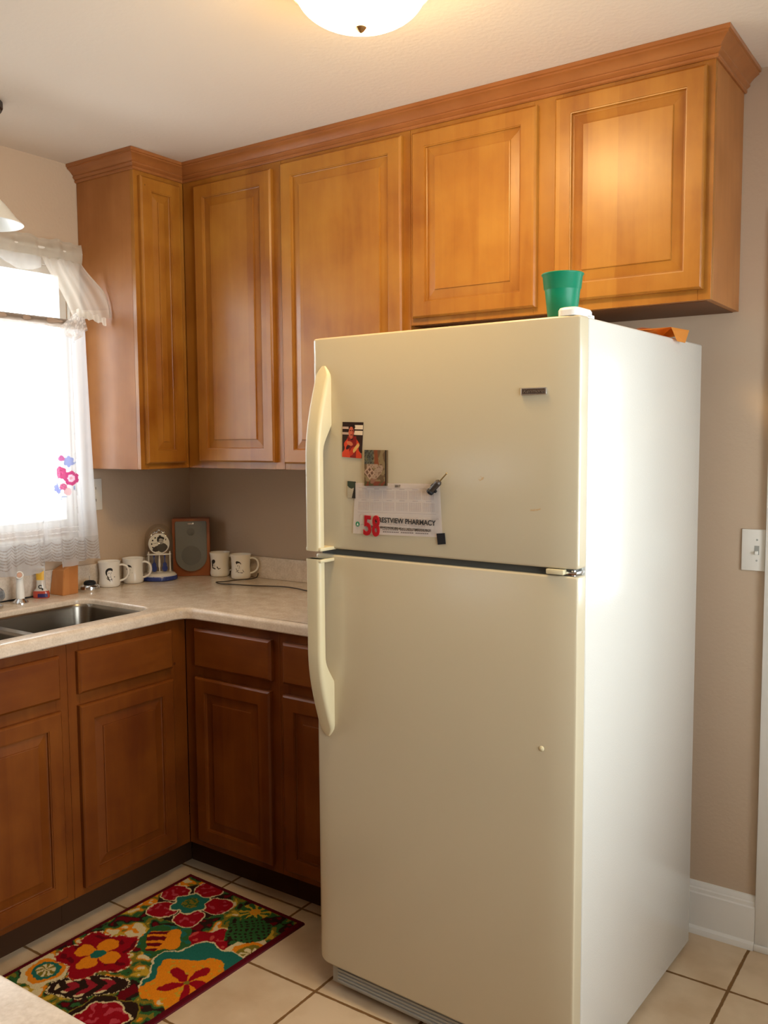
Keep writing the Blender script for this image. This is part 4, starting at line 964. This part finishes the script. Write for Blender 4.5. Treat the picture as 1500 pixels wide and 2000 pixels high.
raster('painted_scene', 50, 66, (lambda u, v: tuple(q*0.66 for q in cottage(u, v))), lambda u, v: pq(WQ, u, v, 0.0075), M_print, bk, world=False)
# small two-tone magnet
c = on_fridge('small_magnet', 'small narrow green and white magnet at the left edge of the calendar', 'magnet', 0.132, 1.3515)
SQ = [Vector((-0.0125, -0.0205)), Vector((0.0125, -0.0215)), Vector((0.0125, 0.0210)), Vector((-0.0120, 0.0220))]
bk = card(SQ, c, M_black, 0.0030)
def small(u, v):
    if v > .72-.15*math.sin(u*3): return lin((52, 62, 44))
    if u > .55+.5*(v-.0) : return lin((40, 36, 26))
    return lin((168, 158, 134))
raster('print', 20, 30, small, lambda u, v: pq(SQ, u, v, 0.0033), M_print, bk, world=False)
# black square magnet
bm = bmesh.new(); BQ = [Vector((-0.0100, -0.0145)), Vector((0.0120, -0.0115)), Vector((0.0095, 0.0145)), Vector((-0.0135, 0.0120))]
loft(bm, [[pq(BQ, *uv, w_) for uv in ((0, 0), (1, 0), (1, 1), (0, 1))] for w_ in (0.0022, 0.0034)])
c = on_fridge('magnet', 'plain black square magnet at the lower right corner of the calendar', 'magnet', 0.4058, 1.2428); fin(bm, 'magnet_sheet', M_black, c, world=False, smooth=False)
# black clip-like torch magnet on the calendar's upper right corner
c = on_fridge('tool_magnet', 'small black and steel tool-shaped magnet holding the calendar corner', 'magnet', 0.400, 1.3745, math.radians(44))
bm = bmesh.new(); 
def lx(prof, M0=Matrix.Translation((0, 0, 0.0105)) @ Matrix.Rotation(PI/2, 4, 'Y')): lathe(bm, prof, n=18, M=M0)
lx([(0.004, -0.034), (0.0085, -0.032), (0.0090, -0.026), (0.0065, -0.024)]); box(bm, -0.018, -0.010, 0.003, 0.0100, 0.004, 0.012, 0.001); box(bm, -0.022, -0.016, -0.0105, -0.004, 0.004, 0.012, 0.001); fin(bm, 'black_grip', M_black, c, world=False)
bm = bmesh.new(); lx([(0.0060, -0.025), (0.0075, -0.022), (0.0080, 0.004), (0.0055, 0.008), (0.002, 0.009)]); fin(bm, 'steel_barrel', mat('dark_steel', (0.07, 0.055, 0.045), 0.45, metal=0.5), c, world=False)
bm = bmesh.new(); lx([(0.0021, 0.008), (0.0018, 0.030), (0.0024, 0.036), (0.001, 0.038)]); fin(bm, 'steel_tip', mat('brass_tip', (0.30, 0.21, 0.09), 0.35, metal=0.8), c, world=False)

# ---------------------------------------------------------------- on top of the refrigerator
p = FM @ Vector((0.650, 0.128, FH-0.002))
c = thing('plastic_cup', 'green plastic stadium cup standing on top of the refrigerator', 'cup', (p.x, p.y, FH-0.001))
bm = bmesh.new()
lathe(bm, [(0.030, 0), (0.0315, 0.001), (0.0398, 0.075), (0.0402, 0.0765), (0.0420, 0.078), (0.0450, 0.106), (0.0475, 0.1085), (0.0480, 0.111), (0.0465, 0.1125), (0.0440, 0.1105), (0.0408, 0.079), (0.0388, 0.075), (0.0305, 0.003), (0.002, 0.003)], n=48)
fin(bm, 'cup_body', M_green, c, world=False, ang=50)
# crumpled orange paper hanging over the edge
c = thing('folded_paper', 'crumpled orange folded paper lying over the right edge of the refrigerator top', 'paper', FM @ Vector((0.74, 0.56, FH)), FA)
bm = bmesh.new()
def fp(*P): return [bm.verts.new(Vector((x, y, z))) for x, y, z in P]
V = fp((-0.030, -0.170, 0.004), (0.014, -0.160, 0.003), (-0.050, -0.02, 0.016), (0.016, -0.020, 0.022), (-0.050, 0.075, 0.004), (0.018, 0.085, 0.010), (0.022, 0.010, -0.012), (0.030, 0.050, -0.014), (0.034, 0.068, 0.020), (-0.01, 0.05, 0.026), (0.020, -0.018, 0.012))
for f in ((0, 1, 3, 2), (2, 3, 9), (2, 9, 4), (4, 9, 8, 5), (3, 10, 8, 9), (10, 6, 7, 8)): bm.faces.new([V[i] for i in f])
bmesh.ops.solidify(bm, geom=list(bm.faces), thickness=0.0006); fin(bm, 'orange_sheet', M_orange, c, world=False, smooth=False)
bm = bmesh.new(); V = fp((-0.075, -0.13, 0.0035), (-0.022, -0.125, 0.014), (-0.075, 0.03, 0.006), (-0.046, 0.022, 0.027)); bm.faces.new((V[0], V[1], V[3], V[2])); bmesh.ops.solidify(bm, geom=list(bm.faces), thickness=0.0006); fin(bm, 'pink_sheet', M_tan, c, world=False, smooth=False)

# ---------------------------------------------------------------- curtains
YR0, YR1 = -0.600, -1.72        # right end / left end (out of frame) of the curtains
def curtain(name, ny, nz, fn, cfn, parent, mt=M_sheer, world=True):
    bm = bmesh.new(); cl_ = bm.verts.layers.float_color.new('Col'); g = []
    for j in range(nz+1):
        row = []
        for i in range(ny+1):
            p = fn(i/ny, j/nz); v = bm.verts.new(p); v[cl_] = cfn(i/ny, j/nz, p); row.append(v)
        g.append(row)
    for j in range(nz):
        for i in range(ny): bm.faces.new((g[j][i], g[j][i+1], g[j+1][i+1], g[j+1][i]))
    return fin(bm, name, mt, parent, ang=179, recalc=False)
WHT = (0.68, 0.67, 0.67)
def fold(y, amp, s=0.0):
    return amp*(math.sin((y+s)*62)+0.55*math.sin((y+s)*131+1.3)+0.4*math.sin((y+s)*29+.6))/1.6
# tier (lower) curtain : hangs from the tension rod at z 1.905
c = thing('tier_curtain', 'long sheer white lace-edged curtain with a printed flower cluster, lower half of the window', 'curtain', (0.09, -1.15, 1.02))
TOPZ = 1.915
def tier(u, v):      # u 0 right ->1 left ; v 0 bottom -> 1 top
    spread = 0.028*(1-v)**1.2
    y = (YR0+spread) + u*(YR1-YR0-spread); 
    hem = 1.030 + 0.004*math.sin(u*40)
    yy = y
    if -0.80 < yy < -0.74: hem += 0.022
    if yy <= -0.80: hem -= 0.016
    if -0.80 < yy < -0.665: hem -= 0.006
    if yy > -0.665: hem += 0.006
    z = hem + (TOPZ-hem)*v
    a = 0.011*(0.45+0.55*(1-v))+0.003
    if v > .955: a = 0.006
    x = 0.108 + fold(y*(1+.04*(1-v)), a)
    if v < .3: x += 0.006*(1-v/.3)
    return Vector((x, y, z))
FLOW = [  # (y, z, r, colour, kind) from pixel positions; y grows to the right in the picture
    (-0.690, 1.352, 0.0155, (214, 66, 128), 1), (-0.663, 1.337, 0.0185, (205, 70, 126), 2), (-0.683, 1.316, 0.0085, (214, 96, 140), 1), (-0.686, 1.388, 0.0075, (206, 100, 158), 0),
    (-0.668, 1.380, 0.0140, (160, 166, 212), 3), (-0.706, 1.314, 0.0120, (140, 146, 214), 3), (-0.697, 1.306, 0.0100, (140, 146, 214), 3), (-0.672, 1.303, 0.0100, (236, 190, 190), 0)]
LEAF = [(-0.713, 1.366, 0.006, 50), (-0.718, 1.340, 0.006, 20), (-0.712, 1.330, 0.007, -30), (-0.694, 1.328, 0.006, 0), (-0.702, 1.290, 0.006, 70), (-0.682, 1.290, 0.006, 10), (-0.655, 1.312, 0.006, 90), (-0.723, 1.352, 0.004, 0), (-0.653, 1.376, 0.005, 60), (-0.712, 1.302, 0.006, 40), (-0.688, 1.284, 0.004, 10)]
def tier_col(u, v, p):
    y, z = p.y, p.z; a = 0.46
    if -0.80 < y and y < -0.79: a = 0.8
    col = WHT
    if v > .965: a, col = 0.96, (0.34, 0.27, 0.21)  # header band coloured dark to look backlit
    if -0.662 < y < -0.655: a = 0.82
    if y > -0.655: a = 0.74
    if a < .8: a = min(.8, a+0.16*max(0, math.sin(y*62+.4))**3)
    fy0, fz0 = -0.7135, 1.347
    y0, z0 = y, z; y, z = -0.686+(y-fy0)/1.42, 1.340+(z-fz0)/1.42
    for fy_, fz_, r_, cc, k in FLOW:
        d = math.hypot(y-fy_, z-fz_); ang = math.atan2(z-fz_, y-fy_)
        rr = r_*(1+0.06*math.sin(ang*(7 if k else 3)+fy_*50))
        if k == 3: rr = r_*(0.82+0.25*abs(math.sin(ang*3+fy_*80)))
        if d < rr:
            c_ = lin(cc); s = 1.0
            if k == 1 and d < rr*.5: s = 0.8 if math.sin(ang*3+d*700) > 0 else 1.25
            if k == 2 and d < rr*.52: return (*[q*.75 for q in lin((240, 190, 205))], 0.9) if d > rr*.22 else (*[q*.75 for q in lin((214, 150, 160))], .9)
            return (*[min(1, q*s*0.62) for q in c_], 0.96)
    for ly, lz, r_, ro_ in LEAF:
        if el(y, z, ly, lz, r_, r_*.45, ro_): return (*lin((120, 130, 160)), 0.8)
    y, z = y0, z0
    # lace hem : scalloped swag lines
    h = z-1.030
    if h < 0.095:
        per = 0.052; k = math.floor(y/per); ph = (y/per-k)-.5
        for q in range(7):
            zz = 0.012+q*0.011+0.055*ph*ph*(1+.3*math.sin(k*3.1))
            if abs(h-zz-0.006*math.sin(k*1.7)) < 0.0017: return (0.36, 0.31, 0.28, 0.9)
        a = 0.66
    if abs(h-0.118) < 0.0015 or abs(h-.135) < .001: a = 0.8
    # embroidered vine
    vy = -0.795+0.012*math.sin(z*14)+0.006*math.sin(z*47); 
    if abs(y-vy) < 0.0035 and 1.5 < z < 1.78: col, a = (0.74, 0.72, 0.72), 0.85
    return (*col, a)
curtain('sheer_panel', 520, 430, tier, tier_col, c)
bm = bmesh.new(); tube(bm, [(0.097, -0.598, 1.905), (0.097, -1.72, 1.905)], 0.0115, 14); fin(bm, 'curtain_rod', mat('tan_curtain_rod', (0.42, 0.31, 0.23), 0.5), c)
bm = bmesh.new(); tube(bm, [(0.001, -0.592, 1.905), (0.097, -0.592, 1.905), (0.097, -0.600, 1.905)], 0.0045, 8); fin(bm, 'rod_bracket', M_trim, c)
# valance (upper) curtain : gathered header, swag pulled to a knot on the right
c = thing('valance_curtain', 'sheer cream ruffled valance gathered at the window top and tied at the right', 'curtain', (0.07, -1.15, 2.19))
def header(u, v):
    y = -0.572-u*1.16; z = 2.125+0.075*v+0.003*math.sin(y*45)+0.002*math.sin(y*110); return Vector((0.062+fold(y, 0.006)+0.006*math.sin(PI*v), y, z))
curtain('gathered_header', 260, 14, header, lambda u, v, p: (0.62, 0.56, 0.46, 0.85 if 0.12 < v < .9 else 0.72), c)
KY, KZ = -0.640, 1.925        # tie point
def side_tail(u, v):  # u 0 right edge ->1 inner edge ; v 0 bottom(knot) -> 1 top(header)
    yt = -0.574-u*0.165; t_ = 1-v
    flare = -0.500-u*0.155                    # lower, puffed end
    y = yt+(flare-yt)*t_**1.25
    puff = 0.115*math.sin(min(1, t_)*PI*0.5)**1.3*(1-0.45*u)
    z = 2.135-t_*(0.205+0.015*u)
    x = 0.066+puff+0.005*math.sin(u*11+v*2)*(0.4+t_)+0.002*math.sin(u*31+v*5)
    if y > -0.545: x = max(x, 0.08)
    lim = -0.5375-0.003
    return Vector((x, min(y, lim-0.0), z))
curtain('side_panel', 90, 90, side_tail, lambda u, v, p: (0.66, 0.59, 0.50, 0.56+0.25*max(0, math.sin(u*9.5+v*2.2))**6+0.12*(v < .14)+.2*(u < .04)), c)
def swag(u, v):     # thin sheer drop across the window from header, gathered toward the knot
    y = -0.739-u*0.98; t_ = 1-v; z = 2.130-t_*(0.035+0.02*math.sin(u*20)); return Vector((0.068+fold(y, 0.006), y, z))
curtain('swag_edge', 200, 10, swag, lambda u, v, p: (0.70, 0.68, 0.64, 0.42), c)
bm = bmesh.new(); tube(bm, [(0.060, -0.565, 2.165), (0.060, -1.75, 2.165)], 0.005, 12); fin(bm, 'curtain_rod', M_trim, c)
def knot(u, v):     # lace tail below the tie, a fan of scallops
    t_ = 1-v; a = (u-.5); y = KY-0.012+a*(0.035+0.085*t_)-0.012*t_; z = KZ+0.010-t_*(0.105-0.05*abs(a)*2); return Vector((0.150+0.012*math.sin(u*19)*t_-0.02*t_, y, z))
def knot_col(u, v, p):
    q = math.sin(u*34)*math.cos(v*22+u*3); return (0.80, 0.74, 0.68, 0.85 if q > .25 else 0.5)
curtain('lace_tail', 70, 60, knot, knot_col, c)
bm = bmesh.new()
for k, (y0_, y1_) in enumerate(((-0.560, -0.655), (-0.655, -0.740))):
    pass
tube(bm, catmull([(0.15, -0.560, 1.915), (0.162, -0.60, 1.930), (0.158, -0.64, 1.937), (0.150, -0.70, 1.940), (0.14, -0.76, 1.952)], 6), [0.010+0.003*math.sin(i*.8) for i in range(25)], 10)
tube(bm, catmull([(0.150, -0.66, 1.93), (0.145, -0.70, 1.900), (0.140, -0.745, 1.868)], 6), [0.007-0.0003*i for i in range(13)], 8)
bm.free()
def band(u, v):
    y = -0.545-u*0.125; return Vector((0.168-0.02*abs(u-.3)+0.003*math.sin(u*40), y, 1.912+0.026*u+(v-.5)*0.024*(1+.3*math.sin(u*23))))
curtain('tie_band', 60, 8, band, lambda u, v, p: (0.80, 0.75, 0.66, 0.78), c)

# ---------------------------------------------------------------- ceiling lamp
LC = Vector((1.722, -1.087, 0))
c = thing('ceiling_light', 'lit frosted bowl ceiling light with a small brass finial', 'ceiling light', (LC.x, LC.y, H))
bm = bmesh.new(); lathe(bm, [(0.06, H-0.001), (0.140, H-0.002), (0.158, H-0.016), (0.162, H-0.044), (0.157, H-0.050), (0.151, H-0.044), (0.145, H-0.03), (0.06, H-0.02)], c=LC, n=56); fin(bm, 'metal_rim', M_brass, c)
bm = bmesh.new(); lathe(bm, [(0.1435*math.cos(PI/2*k/14)**0.9 if k < 14 else 0.004, H-0.048-0.077*math.sin(PI/2*k/14)) for k in range(15)], c=LC, n=56, caps=False); fin(bm, 'glass_bowl', M_bowl, c, ang=60)
bm = bmesh.new(); lathe(bm, [(0.003, H-0.121), (0.010, H-0.125), (0.0125, H-0.130), (0.008, H-0.136), (0.002, H-0.141)], c=LC, n=20); fin(bm, 'finial', M_brass, c)
# pendant over the sink, at the left edge of the picture
PC = Vector((0.335, -1.125, 0))
c = thing('pendant_light', 'unlit white glass pendant with a black ceiling canopy, cut by the left edge', 'pendant light', (PC.x, PC.y, H))
bm = bmesh.new(); lathe(bm, [(0.066, H-0.001), (0.067, H-0.006), (0.067, H-0.022), (0.063, H-0.027), (0.004, H-0.029)], c=PC, n=14); fin(bm, 'canopy', M_dark, c, ang=20)
bm = bmesh.new(); tube(bm, [(PC.x, PC.y, H-0.028), (PC.x, PC.y, 2.27)], 0.005, 10); lathe(bm, [(0.004, 2.275), (0.02, 2.27), (0.024, 2.235), (0.02, 2.232)], c=PC, n=20); fin(bm, 'stem', M_dark, c)
bm = bmesh.new(); lathe(bm, [(0.026, 2.232), (0.040, 2.220), (0.064, 2.196), (0.096, 2.155), (0.112, 2.140), (0.114, 2.137), (0.110, 2.136), (0.093, 2.150), (0.062, 2.190), (0.038, 2.214), (0.022, 2.228)], c=PC, n=48, caps=False); fin(bm, 'glass_shade', M_shade, c)

# ---------------------------------------------------------------- rug
RUGP = [Vector((0.632, -0.633)), Vector((1.166, -0.657)), Vector((1.146, -1.545)), Vector((0.634, -1.505))]   # far-left, far-right, near-right, near-left
def rug_uv_to_xy(u, v): return RUGP[0].lerp(RUGP[1], u).lerp(RUGP[3].lerp(RUGP[2], u), v)   # u right, v toward the camera
RW, RL = 0.52, 0.88
TEAL = lin((34, 104, 88)); RED = lin((150, 8, 22)); DRED = lin((104, 6, 16)); ORG = lin((228, 134, 20)); GRN = lin((48, 92, 44)); OLV = lin((128, 112, 34)); CRM = lin((220, 200, 150)); DRK = lin((44, 26, 16)); YEL = lin((196, 158, 44))
def rugcol(X, Y):     # X 0..RW to the right, Y 0..RL toward the camera (metres)
    b_ = min(X, RW-X, Y, RL-Y)
    if b_ < 0.016: return lin((88, 8, 20))
    X0, Y0 = X, Y; X += 0.010*noise.noise(Vector((X0*22, Y0*22, 0)))+0.004*noise.noise(Vector((X0*70, Y0*70, 5))); Y += 0.010*noise.noise(Vector((X0*22, Y0*22, 9)))+0.004*noise.noise(Vector((X0*70, Y0*70, 7)))
    wob = 0.002*noise.noise(Vector((X*90, Y*90, 0)))
    def pol(cx, cy): return math.hypot(X-cx, Y-cy)+wob, math.atan2(Y-cy, X-cx)
    # F1 green-centred red flower (far end)
    d, a = pol(*F['A'])
    if d < 0.056*(1+.13*math.cos(6*a)): return TEAL if d > 0.030 else (OLV if noise.noise(Vector((X*120, Y*120, 3))) > 0 else GRN)
    if d < 0.062*(1+.13*math.cos(6*a)): return CRM
    for k in range(5):
        pa = -0.45+k*2*PI/5; pd = math.hypot(X-F['A'][0]-0.093*math.cos(pa), (Y-F['A'][1]-0.093*math.sin(pa)))+wob
        if pd < 0.047: return RED if noise.noise(Vector((X*60, Y*60, 9))) < .30 else lin((176, 60, 70))
    for k in range(5):
        pa = -0.45+k*2*PI/5; pd = math.hypot(X-F['A'][0]-0.093*math.cos(pa), (Y-F['A'][1]-0.093*math.sin(pa)))+wob
        if pd < 0.0515: return CRM
    if d < 0.115: return DRK
    # F2 orange flower with red star
    d, a = pol(*F['G'])
    star = 0.085*abs(math.cos(2.5*a+.9))**1.6
    if d < 0.010: return OLV
    if d < star and d < .085: return RED
    R_ = 0.118*(1+.14*math.cos(5*a+1.8))
    if d < R_: return ORG if noise.noise(Vector((X*70, Y*70, 2))) < .35 else YEL
    d2_, a2_ = pol(F['G'][0]-0.022, F['G'][1]-0.045)
    R2_ = 0.135*(1+.09*math.cos(6*a2_+.5))
    if d2_ < R2_: return TEAL
    if d2_ < R2_+0.006: return CRM
    # F3 red flower, orange petals, teal heart
    d, a = pol(*F['B'])
    if d < 0.024: return TEAL
    if d < 0.074*abs(math.cos(2*a+.5))**.5+.006 and d < .076: return ORG
    R_ = 0.106*(1+.16*math.cos(5*a+.4))
    if d < R_: return RED if noise.noise(Vector((X*40, Y*40, 5))) < .3 else DRED
    if d < R_+0.006: return CRM if math.sin(a*36) > .1 else lin((180, 70, 40))
    # H dark leaf with red veins
    dx_, dy_ = X-F['H'][0], Y-F['H'][1]; x = dx_*.74-dy_*.67; y = dx_*.67+dy_*.74
    q = (x/0.112)**2+(y/0.047)**2
    if q < 1: 
        if q < .72 and math.sin(x*120+abs(y)*90) > 0.1: return lin((150, 30, 40)) if q < .5 else CRM
        return DRK
    if q < 1.16: return CRM if noise.noise(Vector((X*160, Y*160, 1))) > 0 else DRK
    # J round red flower near end
    d, a = pol(*F['J'])
    if d < 0.075*(1+.10*math.cos(7*a)): return RED if noise.noise(Vector((X*50, Y*50, 7))) < .2 else lin((184, 60, 70))
    if d < 0.081*(1+.10*math.cos(7*a)): return CRM
    if d < 0.100*(1+.08*math.cos(5*a)): return DRK
    if d < 0.104*(1+.08*math.cos(5*a)): return OLV
    # C half-orange leaf
    d, a = pol(*F['C'])
    if d < 0.058*(1+.15*math.cos(4*a)):
        dy_ = (X-F['C'][0])*.75+(Y-F['C'][1])*-.35
        return ORG if dy_ > 0.0 else (DRED if math.sin((X+Y)*150) > -.3 else ORG)
    if d < 0.085*(1+.1*math.cos(5*a+1)): return GRN if noise.noise(Vector((X*50, Y*50, 1))) < .2 else TEAL
    # E dotted green disc, D small red flower
    d, a = pol(*F['E'])
    if d < 0.070:
        g_ = math.sin(X*260)*math.sin(Y*260); return DRK if g_ > .35 else GRN
    d, a = pol(*F['E2'])
    if d < 0.050: return YEL if math.cos(9*a) > 0 else (GRN if d > .02 else ORG)
    d, a = pol(*F['D'])
    if d < 0.062*(1+.2*math.cos(4*a)): return RED if noise.noise(Vector((X*50, Y*50, 7))) < .25 else lin((190, 70, 60))
    # swirls
    for k in ('F', 'I'):
        d, a = pol(*F[k]); 
        if d < 0.028: return CRM if math.cos(7*a) > 0 else OLV
        if d < 0.042: return TEAL if k != 'F' else OLV
        if d < 0.056: return ORG
        if d < 0.074 + .006*math.cos(7*a): return CRM
    n_ = noise.noise(Vector((X*17, Y*17, 3.7)))+.5*noise.noise(Vector((X*44, Y*44, 1.1)))
    if n_ > .42: return CRM
    if n_ > .22: return YEL if noise.noise(Vector((X*12, Y*12, 8))) > 0 else ORG
    if n_ > 0.02: return OLV
    if n_ > -.20: return GRN
    if n_ > -.42: return DRK
    return DRED
def px2floor(px, py):
    d = fwd*FPX + r2*(px-750) - u2_*(py-1000); t_ = (ZF+0.008-CAM[2])/d.z; q = Vector(CAM)+d*t_
    e0 = (RUGP[1]-RUGP[0]).normalized(); e1 = (RUGP[3]-RUGP[0]).normalized(); w_ = Vector((q.x, q.y))-RUGP[0]
    return (w_.dot(e0), w_.dot(e1))
cp = lambda a, b_: px2floor(a/2.344, 1680+b_/2.344)
F_R = {'A': cp(870, 190), 'G': cp(860, 530), 'B': cp(430, 415), 'C': cp(745, 350), 'D': cp(955, 350), 'E': cp(1150, 300), 'E2': cp(1170, 225), 'F': cp(1150, 400), 'H': cp(390, 552), 'I': cp(180, 490), 'J': cp(450, 700), 'Mm': cp(560, 300)}
F_saved = F; F = F_R
bm = bmesh.new(); clr = bm.verts.layers.float_color.new('Col'); NU, NV = 200, 340; g = []
for j in range(NV+1):
    row = []
    for i in range(NU+1):
        u, v = i/NU, j/NV; p = rug_uv_to_xy(u, v); X, Y = u*RW, v*RL
        zz = ZF+0.0085+0.0011*noise.noise(Vector((X*420, Y*420, 0)))
        if min(i, NU-i, j, NV-j) == 0: zz = ZF+0.0045
        vv = bm.verts.new((p.x, p.y, zz)); k_ = 1+0.22*noise.noise(Vector((X*520, Y*520, 5))); vv[clr] = (*[min(1, q*k_*0.8) for q in rugcol(X, Y)], 1); row.append(vv)
    g.append(row)
for j in range(NV):
    for i in range(NU): bm.faces.new((g[j][i], g[j+1][i], g[j+1][i+1], g[j][i+1]))
F = F_saved
rg = thing('rug', 'small rectangular rug with red, orange and teal flowers on the tile floor', 'rug', (0.9, -1.08, ZF))
fin(bm, 'pile', M_rug, rg, recalc=False, ang=80)
bm = bmesh.new(); e = [Vector((p.x, p.y, ZF)) for p in RUGP]; top_ = [Vector((p.x, p.y, ZF+0.0052)) for p in RUGP]
loft(bm, [list(reversed(e)), list(reversed(top_))]); fin(bm, 'bound_edge', mat('dark_red_binding', lin((84, 10, 20)), 0.9), rg, smooth=False)
